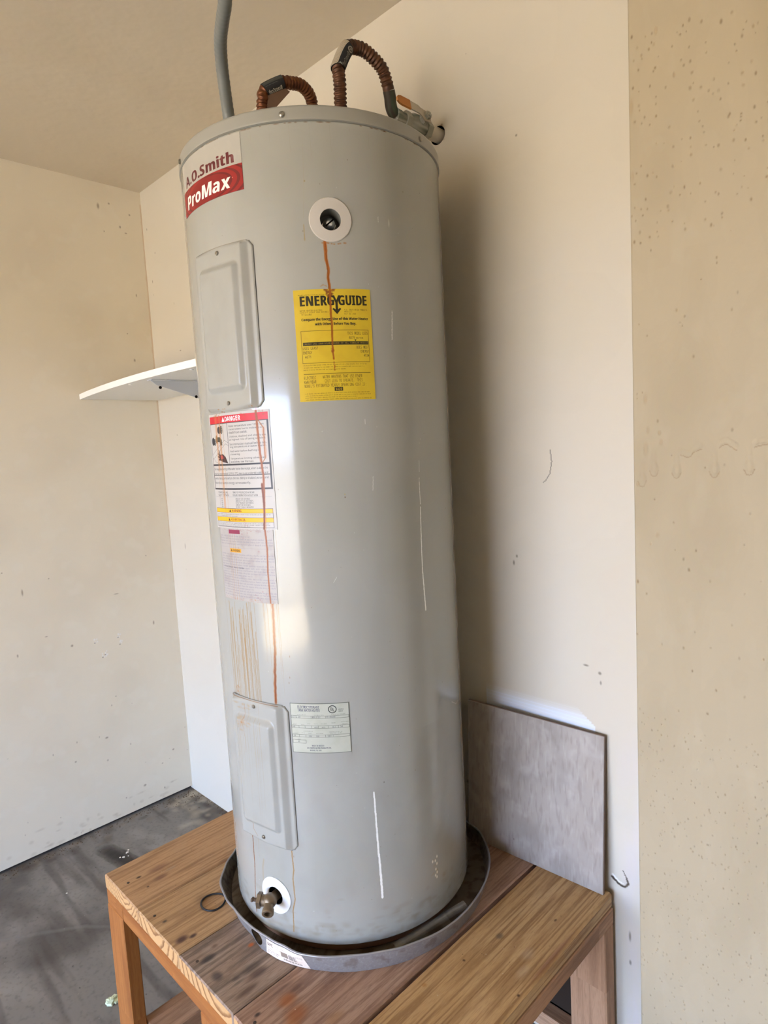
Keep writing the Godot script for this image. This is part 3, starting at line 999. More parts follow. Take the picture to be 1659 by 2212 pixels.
	# a few nail heads in the planks
	for q in [[-0.178, 0.69], [-0.03, 0.697], [0.15, 0.697], [0.345, 0.697], [0.53, 0.02]]:
		var m := MB.new()
		m.lathe([Vector2(0.003, -0.001), Vector2(0.003, 0.0006), Vector2(0.0, 0.0009)], 12, Transform3D(Basis.IDENTITY, Vector3(q[0], STAND, q[1])))
		obj("nail_head", m, M["aged steel"], s)


# ------------------------------------------------------------------ the water heater
func tank_image() -> Image:
	var W := 2048
	var H := 2048
	var im := canvas(W, H, c8(160, 159, 151))
	mottle(im, 128, 180, 0.02, c8(153, 151, 141), 0.45, 0.75, 0.5, 71)
	mottle(im, 200, 40, 0.03, c8(168, 168, 162), 0.5, 0.8, 0.4, 72)
	var p := func(phi: float, y: float) -> Vector2: return Vector2((phi + 60.0) / 240.0 * W, (Y_SEAM - y) / (Y_SEAM - Y_BOT) * H)
	# grime that thickens in the last hand's breadth above the pan
	for k in 420:
		var y := Y_BOT + absf(rng.randfn(0, 0.03))
		dab(im, p.call(rng.randf_range(-50, 170), y), rng.randf_range(8, 40), rng.randf_range(4, 14), c8(120, 104, 82, 0.10), 0.1)
	mottle(im, 200, 60, 0.05, c8(150, 146, 138), 0.5, 0.8, 0.35, 73, Rect2i(0, 1500, 2048, 548))
	# dried drips on the left, below the labels, over and round the lower cover
	var tan := c8(150, 112, 66, 0.16)
	var rust := c8(150, 86, 38, 0.28)
	var deep := c8(108, 54, 22, 0.3)
	for k in 44:
		var ph := rng.randf_range(-6.0, 13.0)
		var y0 := rng.randf_range(1.02, 1.14)
		var y1 := rng.randf_range(0.62, 0.96)
		stroke(im, [p.call(ph, y0), p.call(ph + 0.3, (y0 + y1) * 0.5), p.call(ph + rng.randf_range(-0.4, 0.4), y1)], rng.randf_range(1.2, 4.0), 1.2, tan, 0.9)
	for k in 10:
		var ph := rng.randf_range(9.0, 27.0)
		stroke(im, [p.call(ph, 1.14), p.call(ph + 0.2, rng.randf_range(0.95, 1.05))], 2.0, 1.0, tan, 0.5)
	# rust runs
	stroke(im, [p.call(21.5, 1.495), p.call(22.3, 1.3), p.call(22.4, 1.141), p.call(22.1, 1.054), p.call(21.2, 1.0), p.call(20.6, 0.948)], 6.0, 7.0, rust, 1.4, 0.3)
	stroke(im, [p.call(22.4, 1.141), p.call(22.1, 1.054), p.call(21.2, 1.0), p.call(20.6, 0.948)], 2.5, 3.5, deep, 0.9, 0.3)
	stroke(im, [p.call(26.0, 1.29), p.call(26.3, 1.24), p.call(25.8, 1.14)], 1.5, 1.0, tan, 0.7)
	stroke(im, [p.call(-7.4, 1.26), p.call(-7.8, 1.15), p.call(-7.0, 1.1), p.call(-7.3, 0.98)], 1.2, 1.0, rust, 0.6)
	stroke(im, [p.call(53.2, 1.762), p.call(53.3, 1.733), p.call(53.9, 1.715), p.call(53.6, 1.70), p.call(54.0, 1.68)], 7.0, 5.0, c8(158, 88, 32, 0.45), 1.0, 0.3)
	stroke(im, [p.call(53.4, 1.758), p.call(53.7, 1.71), p.call(53.7, 1.68)], 2.0, 2.0, deep, 0.9, 0.3)
	for k in 9:
		dab(im, p.call(52.0 + k * 1.1 + rng.randf(), 1.7575 + absf(k - 4) * 0.0006), 5, 2.5, c8(150, 84, 34, 0.5), 0.2)
	stroke(im, [p.call(50.6, 1.688), p.call(51.6, 1.691), p.call(53, 1.688)], 2, 2, c8(170, 100, 30, 0.15), 1.0)
	stroke(im, [p.call(23.0, 0.661), p.call(23.4, 0.62), p.call(22.6, 0.6), p.call(23.0, 0.56), p.call(21.6, 0.535), p.call(21.1, 0.49)], 3.6, 3.2, c8(150, 104, 52, 0.24), 0.9, 0.3)
	stroke(im, [p.call(0.3, 0.665), p.call(0.2, 0.6), p.call(-1.2, 0.54), p.call(-1.5, 0.49)], 3.6, 3.0, c8(120, 70, 42, 0.28), 0.6, 0.3)
	stroke(im, [p.call(7, 0.62), p.call(6, 0.6), p.call(5, 0.52)], 5, 3, c8(170, 136, 92, 0.06), 1.0)
	stroke(im, [p.call(47.3, 1.92), p.call(46.6, 1.84), p.call(45.8, 1.80)], 0.8, 0.8, c8(160, 140, 96, 0.22), 0.3)
	stroke(im, [p.call(45.8, 1.79), p.call(45.7, 1.764)], 2.6, 3.2, c8(156, 128, 72, 0.16), 0.2)
	dab(im, p.call(47.0, 1.86), 3, 3, c8(140, 112, 66, 0.6), 0.2)
	# rust bleeding out under the upper cover and under the lower cover's top edge
	for q in [[2.0, 1.488], [4.0, 1.488], [8.6, 1.487], [19.8, 1.487], [22.0, 1.485], [-2.0, 0.96], [-5.0, 0.91], [-5.4, 0.9], [-3, 0.885]]:
		for k in 8:
			dab(im, p.call(q[0] + rng.randf_range(-1.2, 1.2), q[1] + rng.randf_range(-0.008, 0.004)), rng.randf_range(2, 6), rng.randf_range(2, 6), c8(160, 84, 30, 0.35), 0.2)
	for k in 40:
		var ph := rng.randf_range(-14, 102)
		dab(im, p.call(ph, Y_SEAM - 0.003), rng.randf_range(4, 16), 2.0, c8(92, 52, 30, 0.4), 0.2)
	for k in 14:
		stroke(im, [p.call(20 + k * 7.5, 1.95), p.call(20.2 + k * 7.5, 1.95 - rng.randf_range(0.01, 0.05))], 1.0, 0.6, c8(140, 118, 80, 0.12), 0.3)
	# white scratches
	var wh := c8(244, 243, 238, 0.9)
	stroke(im, [p.call(89.7, 1.382), p.call(89.6, 1.36)], 0.8, 0.8, wh)
	stroke(im, [p.call(89.3, 1.35), p.call(89.2, 1.30)], 1.2, 1.8, wh)
	stroke(im, [p.call(89.2, 1.295), p.call(88.6, 1.20), p.call(88.7, 1.17), p.call(89.5, 1.096)], 2.2, 3.4, wh, 0.1)
	stroke(im, [p.call(59.6, 0.772), p.call(59.9, 0.70), p.call(60.1, 0.65), p.call(60.3, 0.64), p.call(60.7, 0.561)], 3.2, 4.6, wh, 0.1, 0.6)
	stroke(im, [p.call(79.2, 1.65), p.call(78.5, 1.60)], 1.2, 1.6, wh)
	stroke(im, [p.call(75.0, 1.808), p.call(74.9, 1.799)], 1.0, 1.0, wh)
	stroke(im, [p.call(66.8, 1.359), p.call(66.4, 1.334)], 0.7, 0.7, wh)
	stroke(im, [p.call(64.7, 1.461), p.call(64.7, 1.452)], 0.7, 0.7, wh)
	dab(im, p.call(79.8, 1.80), 5, 14, c8(212, 208, 200, 0.4), 0.2)
	stroke(im, [p.call(48.5, 1.175), p.call(50, 1.185)], 0.6, 0.6, c8(236, 236, 234, 0.6))
	stroke(im, [p.call(107, 0.885), p.call(113, 0.87), p.call(117, 0.872)], 2.0, 2.0, c8(214, 206, 192, 0.25), 0.4)
	# chip of bare filler near the foot
	for k in 26:
		dab(im, p.call(87.4 + rng.randf_range(-2.6, 2.0), 0.572 + rng.randf_range(-0.018, 0.02)), rng.randf_range(2, 6), rng.randf_range(2, 6), c8(170, 148, 112, 0.35), 0.2)
	for q in [[86.2, 0.59], [87.8, 0.588], [89.0, 0.595], [88.8, 0.58], [88.0, 0.57], [88.6, 0.562], [87.6, 0.558], [88.4, 0.553]]:
		dab(im, p.call(q[0], q[1]), 5, 6, c8(240, 234, 220, 0.9), 0.3)
	# specks
	for k in 110:
		var y := rng.randf_range(0.5, 1.92)
		dab(im, p.call(rng.randf_range(-20, 120), y), rng.randf_range(0.7, 1.8), rng.randf_range(0.7, 2.4), c8(96, 78, 58, 0.6) if rng.randf() < 0.6 else c8(230, 228, 222, 0.6), 0.2)
	dab(im, p.call(55.0, 1.331), 1.5, 3, c8(176, 140, 60, 0.9), 0.2)
	dab(im, p.call(55.0, 1.326), 2, 2.5, c8(80, 44, 24, 0.9), 0.2)
	dab(im, p.call(64.2, 0.788), 3, 3, c8(90, 80, 72, 0.7), 0.2)
	for q in [[-8, 0.86], [-8.5, 0.84], [-6, 0.78], [-5, 0.71], [-7.5, 0.82], [23.8, 0.648], [28, 1.0], [28.5, 1.04], [27.5, 0.99]]:
		dab(im, p.call(q[0], q[1]), 2, 4, c8(120, 84, 54, 0.5), 0.2)
	return im


func build_heater() -> void:
	var h := thing("water_heater", "tall grey cylindrical electric water heater with rust runs and a yellow energy label", "water heater", Vector3(TX, STAND + 0.002, TZ))
	var tm := textured("tank enamel", tank_image(), 0.16, 0.5)
	tm.clearcoat_enabled = true
	tm.clearcoat = 0.25
	tm.clearcoat_roughness = 0.04
	var uvt := func(q: Vector2) -> Vector2: return Vector2((rad_to_deg(q.x / R) + 60.0) / 240.0, (Y_SEAM - q.y) / (Y_SEAM - Y_BOT))
	var at_t := func(q: Vector2) -> Vector3: return on_tank(rad_to_deg(q.x / R), q.y)
	var holes := [[55.8, 1.797, 0.0185, 0.0265], [12.9, 0.555, 0.0185, 0.0265]]
	# break lines of the shell
	var phis := []
	for k in 91:
		phis.append(-60.0 + k * 4.0)
	var ys := [Y_BOT + 0.004, Y_SEAM - 0.004]
	for k in range(1, 30):
		ys.append(lerpf(Y_BOT, Y_SEAM, k / 30.0))
	for q in holes:
		var dp := rad_to_deg(q[3] / R)
		phis = phis.filter(func(x): return absf(x - q[0]) > dp + 0.2)
		ys = ys.filter(func(x): return absf(x - q[1]) > q[3] + 0.001)
		phis.append_array([q[0] - dp, q[0], q[0] + dp])
		ys.append_array([q[1] - q[3], q[1], q[1] + q[3]])
	phis.sort()
	ys.sort()
	var m := MB.new()
	for i in phis.size() - 1:
		for j in ys.size() - 1:
			var skip := false
			for q in holes:
				if absf((phis[i] + phis[i + 1]) * 0.5 - q[0]) < rad_to_deg(q[3] / R) and absf((ys[j] + ys[j + 1]) * 0.5 - q[1]) < q[3]:
					skip = true
			if skip:
				continue
			var ps := []
			var ns := []
			var us := []
			for c in [[i, j], [i + 1, j], [i + 1, j + 1], [i, j + 1]]:
				var q := Vector2(deg_to_rad(phis[c[0]]) * R, ys[c[1]])
				ps.append(at_t.call(q))
				ns.append(out_of_tank(ps[-1]).normalized())
				us.append(uvt.call(q))
			m.quad(ps, ns, us)
	for q in holes:
		holed(m, at_t, uvt, out_of_tank, Vector2(deg_to_rad(q[0]) * R, q[1]), q[2], q[2], q[3], q[3])
	# rolled shoulders at the top and the foot
	var axis := Transform3D(Basis.IDENTITY, Vector3(TX, 0, TZ))
	for k in phis.size() - 1:
		for e in [[Y_SEAM - 0.004, 1.0, Y_SEAM], [Y_BOT + 0.004, -1.0, Y_BOT]]:
			for s in 3:
				var b0: float = s * PI / 6.0
				var b1: float = (s + 1) * PI / 6.0
				var ps := []
				var ns := []
				var us := []
				for c in [[phis[k], b0], [phis[k + 1], b0], [phis[k + 1], b1], [phis[k], b1]]:
					var o := Vector3(sin(deg_to_rad(c[0])), 0, cos(deg_to_rad(c[0])))
					var pt: Vector3 = Vector3(TX, e[0], TZ) + o * (R - 0.004 + 0.004 * cos(c[1])) + Vector3.UP * (e[1] * 0.004 * sin(c[1]))
					ps.append(pt)
					ns.append((o * cos(c[1]) + Vector3.UP * e[1] * sin(c[1])).normalized())
					us.append(uvt.call(Vector2(deg_to_rad(c[0]) * R, pt.y)))
				m.quad(ps, ns, us)
	obj("shell", m, tm, h)
	m = MB.new()
	m.lathe([Vector2(0, Y_BOT - 0.0201), Vector2(0.246, Y_BOT - 0.0201), Vector2(0.25, Y_BOT - 0.016), Vector2(0.25, Y_BOT), Vector2(0.257, Y_BOT + 0.0002)], 96, axis)
	obj("base_ring", m, mat("rusty steel", c8(96, 66, 44), 0.75, 0.3), h)
	# top cap: a lid whose skirt sits over the shell, with its three screws
	m = MB.new()
	m.lathe([Vector2(0.254, Y_SEAM - 0.001), Vector2(0.2618, Y_SEAM + 0.0006), Vector2(0.2622, Y_SEAM + 0.002), Vector2(0.2618, Y_SEAM + 0.004), Vector2(0.2618, Y_TOP - 0.005), Vector2(0.2606, Y_TOP - 0.0018), Vector2(0.258, Y_TOP), Vector2(0.2, Y_TOP + 0.003), Vector2(0.0, Y_TOP + 0.004)], 128, axis)
	obj("top_cap", m, M["cap grey"], h)
	for a in [40.4, 100.2, -19.6]:
		screw_head(h, on_tank(a, 1.9665, 0.2615), out_of_tank(on_tank(a, 1)), 0.0042, "cap_screw")
	# covers
	for q in [["upper", 8.2, 1.4915, 1.7775], ["lower", 9.0, 0.660, 0.9465]]:
		cover(h, q[0], q[1], q[2], q[3])
	# washers round the two ports
	for q in holes:
		var ro := 0.0365
		m = MB.new()
		for k in 48:
			var a0 := TAU * k / 48.0
			var a1 := TAU * (k + 1) / 48.0
			var prof := [[q[2] - 0.0006, 0.0], [q[2] - 0.0006, 0.0022], [ro - 0.0012, 0.0022], [ro, 0.0012], [ro, 0.0]]
			for s in 4:
				var ps := []
				for c in [[a0, s], [a1, s], [a1, s + 1], [a0, s + 1]]:
					var rr: float = prof[c[1]][0]
					ps.append(on_tank(q[0] + rad_to_deg(rr * cos(c[0]) / R), q[1] + rr * sin(c[0]), R + prof[c[1]][1]))
				var nn: Vector3 = (ps[1] - ps[0]).cross(ps[2] - ps[0]).normalized()
				var o := out_of_tank(ps[0]).normalized()
				var mid: Vector3 = (ps[0] + ps[2]) * 0.5
				var want: Vector3 = o if s == 1 else (mid - on_tank(q[0], q[1])) * (-1.0 if s == 0 else 1.0)
				if nn.dot(want) < 0:
					nn = -nn
				m.quad(ps, [nn, nn, nn, nn], [Vector2.ZERO, Vector2.ZERO, Vector2.ZERO, Vector2.ZERO])
		var ring := obj("port_washer", m, M["foam washer"] if q[1] > 1.0 else M["white plastic"], h)
		var x := along(out_of_tank(on_tank(q[0], 1)), on_tank(q[0], q[1], R))
		m = MB.new()
		m.lathe([Vector2(0, -0.034), Vector2(0.0188, -0.034), Vector2(0.0184, 0.0015)], 32, x)
		obj("port_recess", m, M.insulation if q[1] > 1.0 else M.dark, ring)
		if q[1] > 1.0:
			m = MB.new()
			hexnut(m, x, 0.0125, -0.034, -0.027)
			m.lathe([Vector2(0.0105, -0.027), Vector2(0.0105, -0.0195), Vector2(0.0085, -0.0155), Vector2(0.0045, -0.0132), Vector2(0, -0.0126)], 32, x)
			var plug := obj("port_plug", m, M.chrome, ring)
			m = MB.new()
			m.box(x * Vector3(0, -0.0134, 0), Vector3(0.017, 0.0022, 0.0026), 0.0002, 0, null, Vector2.ZERO, x.basis * Basis(Vector3.UP, 0.65))
			obj("slot", m, M.dark, plug)
	drain_valve(h, holes[1][0], holes[1][1])
	build_labels(h)


func cover(h: Node3D, which: String, pc: float, y0: float, y1: float) -> void:
	var im := canvas(512, 768, c8(160, 159, 151))
	mottle(im, 64, 90, 0.03, c8(154, 152, 143), 0.45, 0.75, 0.5, 75 + int(pc))
	var px := func(phi: float, y: float) -> Vector2: return Vector2((phi - pc + 17.4) / 34.8 * 512, (y1 - y) / (y1 - y0) * 768)
	if which == "lower":
		for k in 30:
			var ph := rng.randf_range(-3.0, 6.0) if k < 22 else rng.randf_range(-3, 16)
			var ya := rng.randf_range(0.86, 0.945)
			var yb := rng.randf_range(0.68, 0.82)
			stroke(im, [px.call(ph, ya), px.call(ph + 0.3, (ya + yb) * 0.5), px.call(ph + 0.1, yb)], rng.randf_range(1, 3), 1.0, c8(158, 124, 78, 0.10), 0.7)
		for q in [[-1, 0.93, 34, 8], [2, 0.93, 30, 8], [5, 0.93, 26, 6], [9, 0.935, 26, 5], [1, 0.906, 46, 12], [4, 0.902, 34, 10], [7, 0.9, 24, 8], [0, 0.90, 12, 12], [2, 0.89, 20, 8]]:
			for k in 5:
				dab(im, px.call(q[0] + rng.randf_range(-1.5, 1.5), q[1] + rng.randf_range(-0.006, 0.006)), q[2] * rng.randf_range(0.4, 1.0), q[3] * rng.randf_range(0.5, 1.2), c8(172, 122, 66, 0.16), 0.1)
		for k in 6:
			dab(im, px.call(3.5 + rng.randf_range(-0.8, 0.8), 0.905 + rng.randf_range(-0.008, 0.008)), 7, 9, c8(160, 90, 34, 0.25), 0.1)
		stroke(im, [px.call(3.6, 0.935), px.call(3.4, 0.90), px.call(4.4, 0.87), px.call(4.2, 0.84)], 2.2, 1.5, c8(150, 92, 44, 0.2), 0.6)
		stroke(im, [px.call(3.0, 0.7), px.call(3.2, 0.68), px.call(5.5, 0.668)], 2.5, 2.0, c8(150, 96, 48, 0.25), 0.6)
		stroke(im, [px.call(-6, 0.944), px.call(6, 0.9445), px.call(22, 0.9445)], 2, 2, c8(130, 78, 44, 0.25), 0.5)
	else:
		stroke(im, [px.call(-4, 1.7755), px.call(8, 1.7765), px.call(22, 1.7765)], 2, 2, c8(140, 120, 96, 0.2), 0.5)
		for q in [[2, 1.495], [5, 1.495], [20, 1.495]]:
			for k in 4:
				dab(im, px.call(q[0] + rng.randf_range(-1, 1), q[1]), 7, 4, c8(160, 96, 44, 0.3), 0.1)
	var tmat := textured("cover enamel " + which, im, 0.24, 0.5)
	var hw := 17.3
	var na := 88
	var ny := 120
	var g := []
	var uv := []
	for i in na + 1:
		var dphi := lerpf(-hw, hw, i / float(na))
		var row := PackedVector3Array()
		var ur := PackedVector2Array()
		for j in ny + 1:
			var y := lerpf(y1, y0, j / float(ny))
			var s := deg_to_rad(dphi) * R
			var ad := absf(dphi)
			var flat := (R + 0.0036) / cos(deg_to_rad(minf(ad, 12.7)))
			var edge := R + 0.003
			var r := lerpf(flat, edge, clampf((ad - 12.6) / 2.6, 0, 1))
			var dy := minf(y - y0, y1 - y)
			r = lerpf(edge, r, clampf((dy - 0.001) / 0.005, 0, 1))
			# raised inner field
			var hx := deg_to_rad(11.2) * R
			var hy := (y1 - y0) * 0.5 - 0.032
			var q := Vector2(absf(s) - hx + 0.012, absf(y - (y0 + y1) * 0.5) - hy + 0.012)
			var sd := Vector2(maxf(q.x, 0), maxf(q.y, 0)).length() + minf(maxf(q.x, q.y), 0) - 0.012
			r += 0.0075 * clampf(-sd / 0.0105, 0, 1)
			# rounded outer corners, turned down on to the shell
			var ox := deg_to_rad(hw) * R
			q = Vector2(absf(s) - ox + 0.016, absf(y - (y0 + y1) * 0.5) - (y1 - y0) * 0.5 + 0.016)
			sd = Vector2(maxf(q.x, 0), maxf(q.y, 0)).length() + minf(maxf(q.x, q.y), 0) - 0.016
			if sd > -0.0008:
				r = R + 0.0015 if sd < 0.0006 else R - 0.003
			row.append(on_tank(pc + dphi, y, r))
			ur.append(Vector2((dphi + 17.4) / 34.8, (y1 - y) / (y1 - y0)))
		g.append(row)
		uv.append(ur)
	var m := MB.new()
	m.grid(g, uv, out_of_tank)
	var o := obj("access_cover", m, tmat, h)
	for y in [y1 - 0.0115, y0 + 0.0125]:
		screw_head(o, on_tank(pc + 0.2, y, R + 0.0028), out_of_tank(on_tank(pc, 1)), 0.0036)


func drain_valve(h: Node3D, ph: float, y: float) -> void:
	var n := out_of_tank(on_tank(ph, 1)).normalized()
	var c := on_tank(ph, y, R + 0.018)
	var m := MB.new()
	var x := along(n, c)
	m.lathe([Vector2(0.0095, -0.05), Vector2(0.0095, -0.012), Vector2(0.0125, -0.007), Vector2(0.0138, 0.0), Vector2(0.0125, 0.007), Vector2(0.008, 0.0115), Vector2(0, 0.0132)], 28, x)
	var od := Vector3(0.66, -0.34, 0.67).normalized()
	x = along(od, c)
	m.lathe([Vector2(0.0095, 0.0), Vector2(0.0095, 0.016), Vector2(0.0112, 0.017), Vector2(0.0114, 0.025), Vector2(0.0106, 0.0262), Vector2(0.0066, 0.0262), Vector2(0.0062, 0.012)], 28, x)
	var v := obj("drain_valve", m, M.brass, h)
	m = MB.new()
	m.lathe([Vector2(0.0064, 0.014), Vector2(0, 0.014)], 20, x)
	obj("outlet_bore", m, M.dark, v)
	var sd := Vector3(-0.78, 0.06, 0.62).normalized()
	x = along(sd, c, 0.3)
	m = MB.new()
	m.lathe([Vector2(0.0105, 0.0), Vector2(0.0105, 0.016), Vector2(0.009, 0.018)], 24, x)
	hexnut(m, x, 0.0145, 0.016, 0.0235)
	obj("bonnet", m, M.brass, v)
	m = MB.new()
	m.lathe([Vector2(0.0034, 0.023), Vector2(0.0034, 0.035), Vector2(0.0, 0.0356)], 14, x)
	m.box(x * Vector3(0, 0.034, 0), Vector3(0.011, 0.004, 0.006), 0.0006, 0, null, Vector2.ZERO, x.basis)
	obj("stem", m, M["dark brass"], v)


func rust_run(im: Image, xs: Array, r: float, col: Color) -> void:
	stroke(im, xs, r, r * 0.8, col, 1.2, 0.3)


func label(h: Node3D, called: String, im: Image, p0: float, p1: float, y0: float, y1: float, rough := 0.4, lift := 0.0) -> MeshInstance3D:
	var lm := textured(called + " print", im, rough, 0.45)
	return obj(called, wrap_sheet(p0, p1, y0, y1, R + 0.0003 + lift), lm, h)


func build_labels(h: Node3D) -> void:
	# ---- yellow energy label
	var W := 640
	var H := 904
	var im := canvas(W, H, c8(206, 176, 44))
	mottle(im, 60, 90, 0.06, c8(196, 162, 40), 0.4, 0.8, 0.5, 81)
	var ink := c8(44, 38, 22)
	var soft := c8(66, 54, 14)
	var T := func(s: String, x0: float, x1: float, y0: float, y1: float, face := "Droid Sans", bold := true, col := ink) -> void:
		print_text(im, s, Rect2(x0 * W, y0 * H, (x1 - x0) * W, (y1 - y0) * H), col, face, bold)
	fine_print(im, 0.06 * W, 0.5 * W, 0.043 * H, 8, soft)
	T.call("ENERG", 0.078, 0.51, 0.058, 0.145)
	T.call("GUIDE", 0.57, 0.945, 0.058, 0.145)
	for d in 4:
		T.call("ENERG", 0.078 + d * 0.0025, 0.508 + d * 0.0025, 0.058, 0.145)
		T.call("GUIDE", 0.57 + d * 0.0025, 0.94 + d * 0.0025, 0.058, 0.145)
	var cx := 0.545 * W
	poly(im, [Vector2(cx - 34, 0.058 * H), Vector2(cx - 16, 0.058 * H), Vector2(cx, 0.1 * H), Vector2(cx + 16, 0.058 * H), Vector2(cx + 34, 0.058 * H), Vector2(cx + 10, 0.12 * H), Vector2(cx + 10, 0.19 * H), Vector2(cx - 10, 0.19 * H), Vector2(cx - 10, 0.12 * H)], ink)
	poly(im, [Vector2(cx - 36, 0.178 * H), Vector2(cx - 26, 0.168 * H), Vector2(cx, 0.192 * H), Vector2(cx + 26, 0.168 * H), Vector2(cx + 36, 0.178 * H), Vector2(cx, 0.224 * H)], ink)
	T.call("WATER HEATER-ELECTRIC", 0.07, 0.36, 0.179, 0.192, "Droid Sans Mono", false, soft)
	T.call("CAPACITY (FIRST HOUR RATING):", 0.07, 0.44, 0.197, 0.21, "Droid Sans Mono", false, soft)
	T.call("57 GALLONS", 0.09, 0.22, 0.215, 0.228, "Droid Sans Mono", false, soft)
	T.call("A.O. SMITH WATER PRODUCTS", 0.64, 0.945, 0.179, 0.192, "Droid Sans Mono", false, soft)
	T.call("MODEL(S)", 0.64, 0.74, 0.197, 0.21, "Droid Sans Mono", false, soft)
	T.call("ECT 52 200", 0.64, 0.79, 0.215, 0.228, "Droid Sans Mono", false, soft)
	T.call("Compare the Energy Use of this Water Heater", 0.085, 0.95, 0.252, 0.285)
	T.call("Compare the Energy Use of this Water Heater", 0.088, 0.953, 0.252, 0.285)
	for d in 2:
		T.call("with Others Before You Buy.", 0.255 + d * 0.003, 0.785 + d * 0.003, 0.295, 0.327)
	frame(im, Rect2i(int(0.065 * W), int(0.366 * H), int(0.885 * W), int(0.292 * H)), 3, soft)
	T.call("THIS MODEL USES", 0.665, 0.935, 0.383, 0.409, "Droid Sans Mono", false)
	T.call("4879", 0.68, 0.755, 0.424, 0.448, "Droid Sans Mono", false)
	T.call("KWH/YEAR", 0.775, 0.87, 0.431, 0.446, "Droid Sans Mono", false)
	poly(im, [Vector2(0.75 * W, 0.452 * H), Vector2(0.78 * W, 0.452 * H), Vector2(0.765 * W, 0.468 * H)], ink)
	im.fill_rect(Rect2i(int(0.085 * W), int(0.468 * H), int(0.855 * W), int(0.03 * H)), ink)
	T.call("ENERGY USE (KWH/YEAR) RANGE OF ALL SIMILAR MODELS", 0.095, 0.93, 0.476, 0.491, "Droid Sans Mono", false, c8(176, 148, 60))
	for q in [["USES LEAST", 0.08, 0.275, 0.51], ["ENERGY", 0.08, 0.195, 0.548], ["4671", 0.1, 0.175, 0.586], ["USES MOST", 0.775, 0.94, 0.51], ["ENERGY", 0.83, 0.94, 0.548], ["4934", 0.868, 0.94, 0.584]]:
		T.call(q[0], q[1], q[2], q[3], q[3] + 0.024, "Droid Sans Mono", false)
	for k in 3:
		fine_print(im, 0.07 * W + (k % 2) * 6, [0.9, 0.87, 0.62][k] * W, (0.668 + k * 0.021) * H, 10, soft)
	im.fill_rect(Rect2i(int(0.07 * W), int(0.752 * H), int(0.88 * W), 4), soft)
	T.call("ELECTRIC", 0.07, 0.225, 0.772, 0.8, "Droid Sans Mono", false, soft)
	T.call("WATER HEATERS THAT USE FEWER", 0.31, 0.83, 0.769, 0.797, "Droid Sans Mono", false, soft)
	T.call("KWH/YEAR", 0.07, 0.225, 0.81, 0.838, "Droid Sans Mono", false, soft)
	T.call("COST LESS TO OPERATE.  THIS", 0.335, 0.83, 0.806, 0.834, "Droid Sans Mono", false, soft)
	T.call("MODEL'S ESTIMATED YEARLY OPERATING COST IS:", 0.07, 0.875, 0.846, 0.873, "Droid Sans Mono", false, soft)
	im.fill_rect(Rect2i(int(0.455 * W), int(0.88 * H), int(0.11 * W), int(0.035 * H)), ink)
	T.call("$420", 0.47, 0.55, 0.886, 0.909, "Droid Sans Mono", true, c8(226, 190, 60))
	for k in 4:
		fine_print(im, 0.07 * W + (k % 2) * 4, [0.92, 0.94, 0.76, 0.94][k] * W, (0.925 + k * 0.0185) * H, 9, soft)
	var br := c8(140, 72, 22, 0.42)
	for k in 60:
		var sy := rng.randf_range(-6, 66)
		dab(im, Vector2(0.46 * W + rng.randf_range(-1, 1) * (52 - sy * 0.6), sy), rng.randf_range(5, 16), rng.randf_range(5, 16), c8(104, 50, 28, 0.4), 0.3)
	stroke(im, [Vector2(0.47 * W, 0), Vector2(0.465 * W, 0.2 * H), Vector2(0.468 * W, 0.34 * H), Vector2(0.462 * W, 0.48 * H), Vector2(0.462 * W, 0.58 * H), Vector2(0.468 * W, 0.63 * H)], 13, 9, c8(150, 82, 20, 0.2), 1.2, 0.3)
	for k in 14:
		dab(im, Vector2(0.46 * W + rng.randf_range(-8, 8), 0.545 * H + rng.randf_range(-18, 18)), 10, 12, br, 0.2)
	for q in [[0.468, 0.615], [0.47, 0.655], [0.474, 0.685], [0.474, 0.7], [0.47, 0.725]]:
		for k in 4:
			dab(im, Vector2(q[0] * W + rng.randf_range(-4, 4), q[1] * H + rng.randf_range(-8, 8)), 7, 9, br, 0.2)
	label(h, "energy_label", im, 40.15, 69.6, 1.4955, 1.6835)

	# ---- brand sticker
	W = 1000
	H = 520
	im = canvas(W, H, c8(172, 168, 158))
	var rt := int(H * 0.535)
	for y in range(rt, H):
		for x in W:
			var d := Vector2((x - 520.0) / 1.0, (y - rt - 130.0) * (2.9 - 0.25 * x / 1000.0)).rotated(-0.03)
			var r := d.length() + 12.0 * sin(d.angle() * 3.0)
			var f := fposmod(r / 92.0 + 0.1, 1.0)
			im.set_pixel(x, y, c8(108, 30, 30) if f > 0.62 and r > 330.0 - 60.0 * cos(d.angle()) else (c8(150, 36, 34) if r > 330 else c8(134, 32, 32)))
	var maroon := c8(96, 34, 36)
	for d in [0, 4, 8]:
		print_text(im, "A.O.Smith", Rect2(95 + d, 148, 812, 108), maroon, "Droid Sans", true)
	for d in [0, 4]:
		print_text(im, "ProMax", Rect2(100 + d, rt + 70, 745, 125), c8(244, 238, 228), "Droid Sans", true, 0.15)
	dab(im, Vector2(884, rt + 110), 7, 7, c8(230, 150, 120, 0.9), 0.5)
	mottle(im, 100, 26, 0.06, c8(182, 178, 166), 0.5, 0.8, 0.3, 82, Rect2i(0, 0, W, rt))
	label(h, "brand_sticker", im, -17.5, 23.3, 1.8595, 1.9525, 0.35)

	# ---- danger label (upper) and instruction label (lower)
	W = 656
	H = 850
	im = canvas(W, H, c8(182, 178, 172))
	var red := c8(196, 40, 52)
	var blk := c8(46, 46, 52)
	im.fill_rect(Rect2i(12, 18, W - 24, 52), red)
	print_text(im, "DANGER", Rect2(236, 27, 168, 34), c8(244, 236, 236))
	poly(im, [Vector2(196, 61), Vector2(230, 61), Vector2(213, 27)], c8(244, 236, 236))
